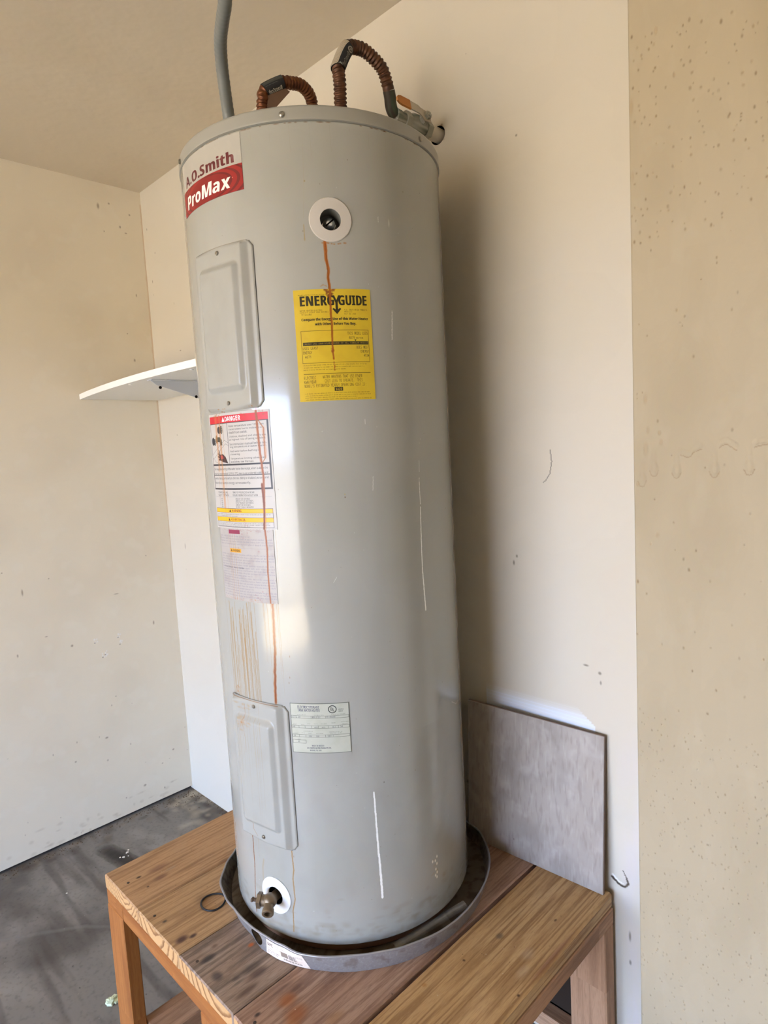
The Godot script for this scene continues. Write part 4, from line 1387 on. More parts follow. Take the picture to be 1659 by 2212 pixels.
	frame(im, Rect2i(12, 70, W - 24, 386), 5, blk)
	im.fill_rect(Rect2i(W - 26, 70, 14, 490), blk)
	im.fill_rect(Rect2i(12, 370, W - 24, 12), blk)
	im.fill_rect(Rect2i(12, 548, W - 24, 12), blk)
	im.fill_rect(Rect2i(12, 370, 8, 186), blk)
	im.fill_rect(Rect2i(254, 70, 4, 300), blk)
	# tap, basin and scalded hand
	for q in [[150, 120, 28, 26], [180, 118, 16, 30], [48, 200, 24, 30], [74, 206, 14, 26]]:
		ellipse(im, Vector2(q[0], q[1]), q[2], q[3], blk)
	for q in [[176, 118], [70, 206]]:
		for d in [-16, 0, 16]:
			ellipse(im, Vector2(q[0] + 10, q[1] + d), 9, 7, c8(120, 118, 112))
	ellipse(im, Vector2(104, 186), 16, 32, c8(120, 92, 60))
	poly(im, [Vector2(106, 170), Vector2(150, 170), Vector2(176, 190), Vector2(180, 232), Vector2(152, 232), Vector2(146, 208), Vector2(106, 204)], c8(58, 60, 56))
	for k in 4:
		stroke(im, [Vector2(156 + k * 6, 234), Vector2(150 + k * 7, 300)], 1, 1, c8(120, 120, 124, 0.5))
	poly(im, [Vector2(120, 262), Vector2(134, 276), Vector2(140, 300), Vector2(176, 296), Vector2(210, 318), Vector2(238, 366), Vector2(176, 356), Vector2(140, 344), Vector2(112, 342), Vector2(112, 332), Vector2(130, 328), Vector2(104, 318), Vector2(102, 308), Vector2(126, 312), Vector2(106, 292), Vector2(110, 284), Vector2(130, 300)], c8(52, 34, 38))
	poly(im, [Vector2(142, 306), Vector2(176, 308), Vector2(184, 330), Vector2(146, 334)], c8(160, 40, 56))
	for q in [[[20, 300], [210, 196], [254, 216]], [[20, 330], [60, 316], [220, 222], [254, 236]], [[40, 330], [60, 350], [120, 368]], [[206, 72], [206, 200]]]:
		var ps := []
		for z in q:
			ps.append(Vector2(z[0], z[1]))
		stroke(im, ps, 1.4, 1.4, Color(blk, 0.5))
	var lines := ["Water temperature over 125°F can", "cause severe burns instantly or", "death from scalds.", "Children, disabled and elderly are", "at highest risk of being scalded.", "See instruction manual before set-", "ting temperature at water heater.", "Feel water before bathing or", "showering.", "Temperature limiting valves are", "available, see manual."]
	var yy := 92.0
	for k in lines.size():
		print_text(im, lines[k], Rect2(272, yy, minf(345.0, lines[k].length() * 10.4), 17), blk, "Droid Sans", false)
		yy += 22.0 if k in [0, 1, 3, 5, 7, 9] else 31.0
	lines = ["The temperature setting of the water heater thermostat, which is above the", "maximum recommended 125°F (51.7°C), may cause accidental scalding and", "eventual injury, particularly to children, elderly or disabled persons, and", "therefore wastes energy unnecessarily."]
	for k in 4:
		print_text(im, lines[k], Rect2(28, 398 + k * 34, 586 if k < 3 else 430, 22), blk, "Droid Sans", false)
	print_text(im, "TEMPERATURE", Rect2(64, 574, 140, 13), blk, "Droid Sans", false)
	print_text(im, "SETTING", Rect2(64, 594, 150, 13), blk, "Droid Sans", false)
	print_text(im, "TIME TO PRODUCE 2nd & 3rd", Rect2(262, 572, 220, 14), blk, "Droid Sans", false)
	print_text(im, "DEGREE BURNS ON ADULT SKIN", Rect2(262, 594, 250, 14), blk, "Droid Sans", false)
	im.fill_rect(Rect2i(12, 612, W - 40, 2), c8(150, 150, 150))
	lines = ["ABOUT 1/2 SECOND", "ABOUT 1 1/2 SECONDS", "LESS THAN 5 SECONDS", "ABOUT 30 SECONDS", "MORE THAN 5 MINUTES"]
	for k in 5:
		print_text(im, lines[k], Rect2(290, 622 + k * 15, lines[k].length() * 9.4, 10), blk, "Droid Sans", false)
		print_text(im, ["160°F", "150°F", "140°F", "130°F", "120°F"][k], Rect2(102, 622 + k * 15, 26, 10), blk, "Droid Sans", false)
	for q in [[698, 34, "WARNING", 236, 108], [764, 34, "ADVERTENCIA", 218, 160]]:
		im.fill_rect(Rect2i(12, q[0], W - 36, q[1]), blk)
		im.fill_rect(Rect2i(14, q[0] + 2, W - 40, q[1] - 4), c8(246, 172, 28))
		print_text(im, q[2], Rect2(q[3], q[0] + 8, q[4], 18), c8(70, 50, 20))
		poly(im, [Vector2(q[3] - 34, q[0] + 27), Vector2(q[3] - 8, q[0] + 27), Vector2(q[3] - 21, q[0] + 6)], c8(50, 36, 16))
	frame(im, Rect2i(12, 698, W - 36, 140), 3, blk)
	for k in 2:
		fine_print(im, 22, 610 if k == 0 else 300, 738 + k * 13, 9, c8(90, 90, 94))
	for k in 3:
		fine_print(im, 22, 600 if k < 2 else 420, 803 + k * 11, 9, c8(90, 90, 94))
	var halo := c8(190, 138, 84, 0.05)
	for q in [[[548, 0], [556, 300], [572, 470], [556, 850]], [[600, 120], [602, 340]], [[110, 20], [112, 420]], [[160, 20], [150, 700]]]:
		var hp := []
		for z in q:
			hp.append(Vector2(z[0], z[1]))
		stroke(im, hp, 16, 16, halo, 2.0, 0.0)
	var rc := c8(142, 74, 30, 0.2)
	for k in 40:
		dab(im, Vector2([90, 116, 150, 430, 560, 596][k % 6] + rng.randf_range(-22, 22), rng.randf_range(0, 36)), rng.randf_range(5, 14), rng.randf_range(4, 12), c8(150, 84, 40, 0.3), 0.2)
	rust_run(im, [Vector2(548, 0), Vector2(552, 120), Vector2(560, 300), Vector2(574, 470), Vector2(566, 640), Vector2(556, 760), Vector2(548, 850)], 11, rc)
	rust_run(im, [Vector2(548, 0), Vector2(560, 70), Vector2(604, 130), Vector2(598, 260), Vector2(600, 340), Vector2(566, 380)], 6, rc)
	rust_run(im, [Vector2(556, 520), Vector2(560, 700), Vector2(546, 850)], 11, c8(112, 50, 22, 0.22))
	for x in [96, 118, 128, 160, 170, 196]:
		rust_run(im, [Vector2(x, 10), Vector2(x + rng.randf_range(-6, 6), 300), Vector2(x + rng.randf_range(-8, 8), rng.randf_range(420, 850))], 3.4, c8(186, 130, 74, 0.16))
	rust_run(im, [Vector2(84, 600), Vector2(82, 680)], 3, c8(120, 70, 60, 0.2))
	for k in 10:
		dab(im, Vector2(380 + rng.randf_range(-20, 20), 812 + rng.randf_range(-16, 16)), 8, 8, c8(170, 110, 120, 0.2), 0.2)
	label(h, "danger_label", im, -8.8, 27.3, 1.274, 1.488, 0.42)

	W = 600
	H = 570
	im = canvas(W, H, c8(168, 162, 156))
	mottle(im, 60, 60, 0.06, c8(152, 142, 136), 0.5, 0.8, 0.5, 83)
	im.fill_rect(Rect2i(138, 10, 140, 32), c8(132, 44, 72))
	im.fill_rect(Rect2i(138, 158, 140, 30), c8(206, 150, 40))
	print_text(im, "WARNING", Rect2(178, 164, 88, 17), c8(80, 54, 20))
	poly(im, [Vector2(146, 182), Vector2(172, 182), Vector2(159, 162)], c8(80, 54, 20))
	im.fill_rect(Rect2i(0, 150, W, 2), c8(150, 146, 146))
	for k in 24:
		var y := 54.0 + k * 20.5
		if y > 135 and y < 195:
			continue
		fine_print(im, 10, 590 if k % 5 else 380, y, 13, c8(128, 126, 136))
	fine_print(im, 30, 300, 300, 15, c8(80, 78, 86))
	rust_run(im, [Vector2(532, 0), Vector2(540, 150), Vector2(530, 330), Vector2(536, 570)], 10, c8(142, 74, 30, 0.22))
	for q in [[150, 0.5], [186, 0.45], [210, 0.6], [130, 0.4], [164, 0.3]]:
		rust_run(im, [Vector2(q[0], 40), Vector2(q[0] + rng.randf_range(-8, 14), 570)], 3.5, c8(170, 120, 70, 0.10 * q[1] * 2.0))
	for k in 60:
		dab(im, Vector2(rng.randf_range(0, W), rng.randf_range(0, 22)), rng.randf_range(4, 14), rng.randf_range(3, 9), c8(150, 96, 84, 0.18), 0.2)
		dab(im, Vector2(rng.randf_range(0, W), H - rng.randf_range(0, 22)), rng.randf_range(4, 14), rng.randf_range(3, 8), c8(170, 110, 66, 0.2), 0.2)
	for q in [[300, 40], [310, 70], [360, 30], [460, 170], [400, 510], [420, 530], [470, 480], [440, 545], [500, 500], [250, 150]]:
		dab(im, Vector2(q[0], q[1]), rng.randf_range(6, 14), rng.randf_range(6, 12), c8(150, 90, 92, 0.3), 0.2)
	label(h, "instruction_label", im, -6.6, 25.2, 1.1375, 1.2745, 0.4)

	# ---- pale rating plate
	W = 560
	H = 480
	im = canvas(W, H, c8(176, 177, 162))
	mottle(im, 60, 50, 0.06, c8(166, 168, 150), 0.45, 0.8, 0.5, 84)
	var gk := c8(92, 94, 86)
	frame(im, Rect2i(0, 0, W, H), 5, gk)
	print_text(im, "ELECTRIC STORAGE", Rect2(76, 22, 206, 26), c8(70, 72, 90))
	print_text(im, "TANK WATER HEATER", Rect2(76, 54, 212, 24), c8(70, 72, 90))
	ellipse(im, Vector2(406, 58), 40, 38, c8(50, 52, 50))
	ellipse(im, Vector2(406, 58), 32, 30, c8(176, 177, 162))
	print_text(im, "U", Rect2(386, 38, 18, 32), c8(50, 52, 50))
	print_text(im, "L", Rect2(408, 48, 16, 30), c8(50, 52, 50))
	print_text(im, "LISTED", Rect2(462, 56, 46, 12), gk)
	print_text(im, "690T", Rect2(462, 74, 40, 12), gk)
	for q in [[118, 26, [200, 336]], [212, 28, [76, 136, 200, 262, 356, 450]], [300, 26, [74, 138, 326]]]:
		frame(im, Rect2i(6, q[0], W - 12, q[1]), 3, gk)
		for x in q[2]:
			im.fill_rect(Rect2i(x, q[0], 3, q[1]), gk)
	frame(im, Rect2i(6, 352, 134, 34), 3, gk)
	for q in [[64, 150, 104], [232, 320, 106], [392, 520, 102], [20, 62, 198], [100, 130, 200], [160, 188, 190], [224, 258, 190], [290, 350, 190], [390, 432, 184], [480, 548, 178], [490, 536, 198], [120, 210, 262], [20, 68, 286], [100, 130, 280], [164, 196, 280], [240, 304, 282], [362, 490, 270], [372, 474, 282], [56, 88, 344]]:
		fine_print(im, q[0], q[1], q[2], 9, gk)
	for q in [["ECT 52 200", 16, 98, 124, 14], ["MB99-0072811", 212, 290, 124, 15], ["B91-0002838", 346, 428, 122, 15], ["240", 16, 38, 218, 15], ["4500", 226, 258, 222, 13], ["4500", 296, 328, 222, 13], ["49.3", 396, 424, 220, 14], ["52", 470, 492, 218, 14], ["208", 18, 40, 306, 14], ["3380", 168, 196, 308, 13], ["3380", 238, 268, 308, 13], ["1001-1", 346, 400, 306, 14], ["60", 60, 76, 360, 16]]:
		print_text(im, q[0], Rect2(q[1], q[3], q[2] - q[1], q[4]), c8(64, 66, 76), "Droid Sans Mono")
	print_text(im, "MADE IN MEXICO", Rect2(192, 400, 116, 14), c8(64, 66, 84))
	print_text(im, "A.O. SMITH WATER PRODUCTS CO.", Rect2(142, 422, 232, 15), c8(64, 66, 84))
	print_text(im, "IRVING, TX. USA", Rect2(170, 446, 110, 14), c8(64, 66, 84))
	label(h, "rating_label", im, 27.2, 51.5, 0.8577, 0.9525, 0.4)


# ------------------------------------------------------------------ drain pan
func table(t: Array, a: float) -> float:
	for k in t.size() - 1:
		if a <= t[k + 1][0]:
			return lerpf(t[k][1], t[k + 1][1], smoothstep(0, 1, (a - t[k][0]) / (t[k + 1][0] - t[k][0])))
	return t[-1][1]


const RIM := [[-180, 0.283], [-150, 0.285], [-110, 0.286], [-80, 0.281], [-51, 0.284], [-41, 0.292], [-30, 0.2985], [-20, 0.293], [-10, 0.2865], [0, 0.286], [9, 0.287], [19, 0.291], [28, 0.299], [35, 0.2985], [46, 0.2955], [55, 0.297], [66, 0.302], [82, 0.306], [98, 0.3055], [125, 0.3085], [143, 0.305], [158, 0.291], [180, 0.283]]
const FOOT := [[-180, 0.279], [-110, 0.283], [-60, 0.278], [-23, 0.278], [-2, 0.2775], [11, 0.289], [19, 0.2925], [30, 0.2945], [49, 0.2975], [70, 0.3], [100, 0.3], [140, 0.298], [158, 0.286], [180, 0.279]]


func build_pan() -> void:
	var o := thing("drain_pan", "shallow dented grey metal drain pan under the heater, with a paper label and a hole", "drain pan", Vector3(TX, STAND, TZ))
	var yb := STAND + 0.0006
	var yt := 0.4846
	var hp := 5.2
	var hh := 6.2                     # half width of the window round the hole, degrees
	var at := func(q: Vector2) -> Vector3:
		var f := (q.y - yb) / (yt - yb)
		var r := lerpf(table(FOOT, q.x), table(RIM, q.x), f)
		return on_tank(q.x, q.y, r)
	var at_in := func(q: Vector2) -> Vector3:
		var f := (q.y - yb) / (yt - yb)
		var r := lerpf(table(FOOT, q.x), table(RIM, q.x), f) - 0.0012
		return on_tank(q.x, maxf(q.y, yb + 0.0008), r)
	var uvf := func(q: Vector2) -> Vector2: return Vector2(q.x / 30.0, q.y * 12.0)
	var angles := []
	for k in 121:
		var a := -180.0 + k * 3.0
		if absf(a - hp) > hh + 0.4:
			angles.append(a)
	angles.append_array([hp - hh, hp, hp + hh])
	angles.sort()
	var m := MB.new()
	var inn := MB.new()
	var inward := func(p: Vector3) -> Vector3: return -out_of_tank(p)
	for side in 2:
		var w: MB = m if side == 0 else inn
		var fn: Callable = at if side == 0 else at_in
		for k in angles.size() - 1:
			if angles[k] >= hp - hh - 0.01 and angles[k + 1] <= hp + hh + 0.01:
				continue
			var g := [PackedVector3Array(), PackedVector3Array()]
			var uv := [PackedVector2Array(), PackedVector2Array()]
			for i in 2:
				for j in 4:
					var q := Vector2(angles[k + i], lerpf(yb, yt, j / 3.0))
					g[i].append(fn.call(q))
					uv[i].append(uvf.call(q))
			w.grid(g, uv, out_of_tank if side == 0 else inward)
		holed(w, fn, uvf, out_of_tank if side == 0 else inward, Vector2(hp, (yb + yt) * 0.5), 3.9, 0.0135, hh, (yt - yb) * 0.5)
	var pim := canvas(512, 256, c8(160, 158, 156))
	mottle(pim, 128, 128, 0.12, c8(152, 150, 152), 0.45, 0.75, 0.6, 91, Rect2i(), 4)
	mottle(pim, 256, 128, 0.1, c8(182, 182, 186), 0.55, 0.8, 0.5, 92, Rect2i(), 4)
	mottle(pim, 60, 60, 0.06, c8(110, 96, 84), 0.55, 0.8, 0.4, 93)
	var zm := textured("pan metal", pim, 0.42, 0.5, true)
	zm.metallic = 0.55
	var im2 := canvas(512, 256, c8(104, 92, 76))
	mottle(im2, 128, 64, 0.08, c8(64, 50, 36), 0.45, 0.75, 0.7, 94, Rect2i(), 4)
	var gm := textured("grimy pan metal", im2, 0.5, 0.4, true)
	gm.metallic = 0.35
	obj("side", m, zm, o)
	obj("lining", inn, gm, o)
	m = MB.new()
	for k in angles.size() - 1:
		var a: Vector3 = at.call(Vector2(angles[k], yb))
		var b: Vector3 = at.call(Vector2(angles[k + 1], yb))
		var c := Vector3(TX, yb + 0.0008, TZ)
		a.y = yb + 0.0008
		b.y = a.y
		m.tri(c, a, b, Vector3.UP, Vector3.UP, Vector3.UP, Vector2(0.5, 0.5), Vector2(a.x - TX, a.z - TZ) * 4.0, Vector2(b.x - TX, b.z - TZ) * 4.0)
		var dn := Vector3.DOWN * 0.0008
		m.flat_tri(c + dn, a + dn, b + dn, Vector3.DOWN)
	obj("pan_floor", m, gm, o)
	m = MB.new()
	var ring := PackedVector3Array()
	for k in 242:
		var a := fposmod(k * 1.5 - 180.0 + 180.0, 360.0) - 180.0
		ring.append(at.call(Vector2(a, yt)) + Vector3.UP * (0.0008 * sin(a * 0.11)))
	m.tube(ring, func(_s: float) -> float: return 0.0021, 10, false)
	obj("rim", m, zm, o)
	# the paper label on the wall
	var W := 420
	var H := 160
	var im := canvas(W, H, c8(224, 208, 192))
	mottle(im, 40, 20, 0.08, c8(206, 186, 164), 0.5, 0.8, 0.6, 95)
	var ink := c8(84, 72, 66)
	print_text(im, "UPC", Rect2(14, 26, 70, 34), ink)
	for q in [[96, 150, 26], [96, 190, 52], [14, 80, 82], [14, 150, 104], [14, 130, 124], [170, 240, 30], [200, 330, 52], [190, 300, 74], [180, 330, 92], [330, 400, 40], [340, 400, 52]]:
		fine_print(im, q[0], q[1], q[2], 11, ink)
	im.fill_rect(Rect2i(170, 60, 70, 50), c8(140, 124, 110))
	for k in 16:
		im.fill_rect(Rect2i(250 + k * 5, 62, rng.randi_range(1, 3), 50), ink)
	print_text(im, "DRAIN PAN", Rect2(190, 124, 170, 16), ink)
	m = MB.new()
	var g := []
	var uv := []
	for i in 25:
		var row := PackedVector3Array()
		var ur := PackedVector2Array()
		for j in 4:
			var f := Vector2(i / 24.0, j / 3.0)
			var p: Vector3 = at.call(Vector2(lerpf(11.6, 31.5, f.x) - 3.0 * f.x * (1.0 - f.y), lerpf(yt - 0.003, yb + 0.001, f.y)))
			row.append(p + out_of_tank(p).normalized() * 0.0006)
			ur.append(f)
		g.append(row)
		uv.append(ur)
	m.grid(g, uv, out_of_tank)
	obj("paper_label", m, textured("pan label print", im, 0.7, 0.3), o)


# ------------------------------------------------------------------ hoses, valve, conduit
func corrugated(pts: PackedVector3Array, r: float, plain0: float, plain1: float, amp := 0.0013, pitch := 0.0078) -> MB:
	var total := 0.0
	for k in pts.size() - 1:
		total += pts[k].distance_to(pts[k + 1])
	var m := MB.new()
	m.tube(pts, func(s: float) -> float:
		var on := smoothstep(plain0, plain0 + 0.01, s) * (1.0 - smoothstep(total - plain1 - 0.01, total - plain1, s))
		return r + amp * on * sin(TAU * s / pitch), 18)
	return m


func between(pts: PackedVector3Array, s0: float, s1: float) -> PackedVector3Array:
	var out := PackedVector3Array()
	var s := 0.0
	for k in pts.size():
		if k > 0:
			s += pts[k].distance_to(pts[k - 1])
		if s >= s0 and s <= s1:
			out.append(pts[k])
	return out


func nearest_s(pts: PackedVector3Array, p: Vector3) -> float:
	var s := 0.0
	var best := 1e9
	var at := 0.0
	for k in pts.size():
		if k > 0:
			s += pts[k].distance_to(pts[k - 1])
		if pts[k].distance_to(p) < best:
			best = pts[k].distance_to(p)
			at = s
	return at


func coupling(o: Node3D, at: Vector3) -> void:
	var m := MB.new()
	var x := Transform3D(Basis.IDENTITY, Vector3(at.x, Y_TOP + 0.0042, at.z))
	m.lathe([Vector2(0.024, 0), Vector2(0.024, 0.004), Vector2(0.0125, 0.005), Vector2(0.0125, 0.06), Vector2(0, 0.06)], 20, x)
	hexnut(m, x, 0.019, 0.04, 0.06)
	obj("coupling_nut", m, M.brass, o)


func build_hoses() -> void:
	var cim := canvas(512, 64, c8(112, 68, 40))
	mottle(cim, 128, 32, 0.1, c8(84, 48, 30), 0.45, 0.75, 0.7, 201)
	mottle(cim, 128, 32, 0.1, c8(150, 98, 54), 0.55, 0.8, 0.6, 202)
	var copper := textured("aged copper", cim, 0.42, 0.5, true)
	copper.metallic = 0.6
	copper.uv1_scale = Vector3(4, 1, 1)
	cim = canvas(512, 64, c8(98, 66, 46))
	mottle(cim, 128, 32, 0.1, c8(62, 44, 34), 0.45, 0.75, 0.7, 203)
	mottle(cim, 128, 32, 0.1, c8(132, 84, 56), 0.55, 0.8, 0.5, 204)
	var dull := textured("dull copper", cim, 0.45, 0.5, true)
	dull.metallic = 0.5
	dull.uv1_scale = Vector3(4, 1, 1)
	cim = canvas(128, 64, c8(70, 62, 52))
	mottle(cim, 64, 32, 0.12, c8(78, 92, 72), 0.55, 0.75, 0.8, 205)
	var verd := textured("tarnished copper", cim, 0.6, 0.4, true)
	verd.metallic = 0.3
	var n1 := Vector3(0.077, Y_TOP + 0.05, 0.331)
	var n2 := Vector3(0.240, Y_TOP + 0.05, 0.279)
	# ---- hose with the black tag, at the left
	var o := thing("copper_hose", "rusty brown corrugated copper water hose, the lower arch with a torn black tag", "hose", n1)
	var path := smooth_path([n1, Vector3(0.0600, 2.09, 0.3388), Vector3(0.0595, 2.1483, 0.3379), Vector3(0.0634, 2.1639, 0.3368), Vector3(0.0661, 2.1765, 0.3347), Vector3(0.0879, 2.1948, 0.3037), Vector3(0.0919, 2.1993, 0.2843), Vector3(0.0939, 2.2034, 0.2585), Vector3(0.0891, 2.1989, 0.2340), Vector3(0.0818, 2.1920, 0.2197), Vector3(0.0806, 2.1861, 0.2165), Vector3(0.08, 2.12, 0.205), Vector3(0.085, 2.04, 0.15), Vector3(0.09, 2.02, 0.08), Vector3(0.09, 2.02, 0.0)], 0.0013)
	obj("tube", corrugated(path, 0.0122, 0.03, 0.05), copper, o)
	coupling(o, n1)
	var s0 := nearest_s(path, Vector3(0.0661, 2.1765, 0.3347))
	var s1 := nearest_s(path, Vector3(0.0879, 2.1948, 0.3037)) + 0.002
	var tagm := mat("black tag", c8(34, 34, 34), 0.5)
	var m := MB.new()
	var seg := between(path, s0, s1)
	m.tube(seg, func(_s: float) -> float: return 0.0146, 20)
	var tg := obj("tag", m, tagm, o)
	var eye := Vector3(1.2288, 1.4109, 1.2017)
	tag_print(tg, seg, 0.0146, ["BrassCraft", ""], Vector3(0.75, -0.45, 0.5))
	m = MB.new()
	var fa := seg[2] + Vector3(0.006, -0.012, 0.0)
	var fb := seg[seg.size() - 2] + Vector3(0.006, -0.012, -0.002)
	m.prism(PackedVector2Array([Vector2(0, 0), Vector2(fa.distance_to(fb), 0), Vector2(fa.distance_to(fb) + 0.012, -0.012), Vector2(0.012, -0.034), Vector2(-0.004, -0.03)]), fa, (fb - fa).normalized(), Vector3.UP, (fb - fa).normalized().cross(Vector3.UP), 0.0006)
	obj("torn_flap", m, mat("brown tag back", c8(92, 66, 46), 0.7), o)
	# ---- taller hose into the valve
	o = thing("copper_hose", "taller dark brown corrugated copper hose arching from the heater to the wall valve", "hose", n2)
	path = smooth_path([n2, Vector3(0.2384, 2.06, 0.2771), Vector3(0.2384, 2.0999, 0.2771), Vector3(0.2444, 2.1354, 0.2813), Vector3(0.2449, 2.1596, 0.2835), Vector3(0.2454, 2.1686, 0.2820), Vector3(0.2567, 2.2005, 0.2682), Vector3(0.2593, 2.2104, 0.2438), Vector3(0.2643, 2.2084, 0.2209), Vector3(0.2690, 2.1909, 0.1859), Vector3(0.2688, 2.1717, 0.1723), Vector3(0.2660, 2.1536, 0.1618)], 0.0013)
	obj("tube", corrugated(path, 0.0122, 0.03, 0.004), dull, o)
	coupling(o, n2)
	s0 = nearest_s(path, Vector3(0.2450, 2.1625, 0.283))
	s1 = nearest_s(path, Vector3(0.2567, 2.2005, 0.2682)) + 0.003
	seg = between(path, s0, s1)
	m = MB.new()
	m.tube(seg, func(_s: float) -> float: return 0.0148, 20)
	tg = obj("tag", m, tagm, o)
	tag_print(tg, seg, 0.0148, ["BrassCraft", "pale"], Vector3(0.8, -0.2, 0.55))
	m = MB.new()
	m.tube(smooth_path([Vector3(0.2660, 2.1536, 0.1618), Vector3(0.2632, 2.142, 0.156), Vector3(0.2606, 2.1324, 0.1525), Vector3(0.259, 2.122, 0.147), Vector3(0.2590, 2.115, 0.138)], 0.003), func(_s: float) -> float: return 0.0126, 20)
	obj("end_sleeve", m, verd, o)
	# ---- shut-off valve on the wall pipe
	var v := thing("ball_valve", "corroded ball valve with a rusty orange lever on the pipe from the wall", "valve", Vector3(0.26, 2.113, 0.0))
	var ax := Transform3D(Basis(Vector3.RIGHT, PI / 2), Vector3(0.2605, 2.1135, 0.0))
	m = MB.new()
	m.lathe([Vector2(0.0, -0.04), Vector2(0.0155, -0.04), Vector2(0.0155, 0.034), Vector2(0.0165, 0.0345), Vector2(0.0165, 0.037)], 28, ax)
	obj("supply_pipe", m, mat("painted pipe", c8(206, 196, 176), 0.6), v)
	var vim := canvas(128, 128, c8(168, 164, 146))
	mottle(vim, 64, 64, 0.08, c8(96, 108, 96), 0.5, 0.75, 0.7, 207, Rect2i(), 4)
	mottle(vim, 64, 64, 0.1, c8(206, 202, 190), 0.55, 0.8, 0.6, 208)
	var vm := textured("corroded brass", vim, 0.6, 0.5, true)
	vm.metallic = 0.25
	m = MB.new()
	hexnut(m, ax, 0.0205, 0.034, 0.05)
	m.lathe([Vector2(0.0165, 0.05), Vector2(0.0165, 0.054), Vector2(0.0205, 0.06), Vector2(0.0212, 0.074), Vector2(0.0205, 0.088), Vector2(0.0165, 0.094), Vector2(0.0165, 0.1)], 28, ax)
	hexnut(m, ax, 0.0185, 0.1, 0.114)
	m.lathe([Vector2(0.013, 0.114), Vector2(0.013, 0.128), Vector2(0.0145, 0.129), Vector2(0.0145, 0.142), Vector2(0, 0.142)], 24, ax)
	obj("body", m, vm, v)
	var sd := Vector3(0.97, 0.2, 0.1).normalized()
	var sx := along(sd, Vector3(0.2605, 2.1135, 0.070), 0.2)
	m = MB.new()
	m.lathe([Vector2(0.011, 0.014), Vector2(0.011, 0.026), Vector2(0.007, 0.028), Vector2(0.005, 0.036)], 20, sx)
	hexnut(m, sx, 0.0125, 0.022, 0.029)
	obj("stem", m, vm, v)
	# lever: dips down to the stem, then runs along the valve
	var wid := sd.cross(Vector3.BACK).normalized()
	var st := Vector3(0.2605, 2.1135, 0.070) + sd * 0.032
	var prof := [[-0.012, 0.0, 0.011], [0.010, 0.0, 0.0125], [0.022, 0.004, 0.009], [0.034, 0.007, 0.0088], [0.060, 0.0075, 0.0095], [0.088, 0.0075, 0.0095], [0.096, 0.0075, 0.0075], [0.1, 0.0075, 0.004]]
	for part in 2:
		m = MB.new()
		var lo := 0 if part == 0 else 4
		var hi := 4 if part == 0 else 7
		var th := 0.0028 if part == 0 else 0.0044
		for k in range(lo, hi):
			var p0: Array = prof[k]
			var p1: Array = prof[k + 1]
			var A: Vector3 = st + Vector3.BACK * p0[0] + sd * p0[1]
			var B: Vector3 = st + Vector3.BACK * p1[0] + sd * p1[1]
			var up := sd * th * 0.5
			var wa: Vector3 = wid * p0[2]
			var wb: Vector3 = wid * p1[2]
			m.flat(A - wa + up, A + wa + up, B + wb + up, B - wb + up, sd)
			m.flat(A - wa - up, A + wa - up, B + wb - up, B - wb - up, -sd)
			m.flat(A - wa - up, A - wa + up, B - wb + up, B - wb - up, -wid)
			m.flat(A + wa - up, A + wa + up, B + wb + up, B + wb - up, wid)
			if k == lo:
				m.flat(A - wa - up, A + wa - up, A + wa + up, A - wa + up, Vector3.FORWARD)
			if k == hi - 1:
				m.flat(B - wb - up, B + wb - up, B + wb + up, B - wb + up, Vector3.BACK)
		obj("lever" if part == 0 else "lever_grip", m, mat("lever plate", c8(186, 176, 156), 0.5, 0.3) if part == 0 else mat("rusty orange grip", c8(186, 118, 52), 0.6), v)
	m = MB.new()
	hexnut(m, Transform3D(sx.basis, st), 0.0085, 0.0014, 0.008)
	m.lathe([Vector2(0.0045, 0.008), Vector2(0.0045, 0.0105), Vector2(0, 0.011)], 16, Transform3D(sx.basis, st))
	obj("handle_nut", m, vm, v)
	# ---- grey flexible conduit
	var cp := [Vector3(0.1405, Y_TOP + 0.006, 0.478), Vector3(0.1415, 2.02, 0.4795), Vector3(0.1446, 2.0501, 0.4815), Vector3(0.1659, 2.0822, 0.4994), Vector3(0.1856, 2.1072, 0.5148), Vector3(0.2119, 2.1221, 0.5321), Vector3(0.2361, 2.1292, 0.5454), Vector3(0.2705, 2.1338, 0.5613), Vector3(0.3046, 2.1395, 0.5773), Vector3(0.36, 2.17, 0.61), Vector3(0.42, 2.28, 0.64), Vector3(0.44, CEIL + 0.004, 0.65)]
	o = thing("electrical_conduit", "grey flexible electrical conduit rising from the heater's cap towards the ceiling", "conduit", cp[0])
	var cond := mat("conduit grey", c8(116, 118, 114), 0.36)
	m = MB.new()
	m.tube(smooth_path(cp, 0.0025), func(s: float) -> float: return 0.0112 + 0.00025 * sin(TAU * s / 0.009), 20)
	obj("tube", m, cond, o)
	m = MB.new()
	m.lathe([Vector2(0.0175, 0.0), Vector2(0.0175, 0.012), Vector2(0.0145, 0.014), Vector2(0.0145, 0.03), Vector2(0.0112, 0.032)], 20, Transform3D(Basis.IDENTITY, Vector3(0.1408, Y_TOP + 0.0035, 0.4785)))
	obj("connector", m, mat("conduit fitting", c8(104, 108, 108), 0.45), o)


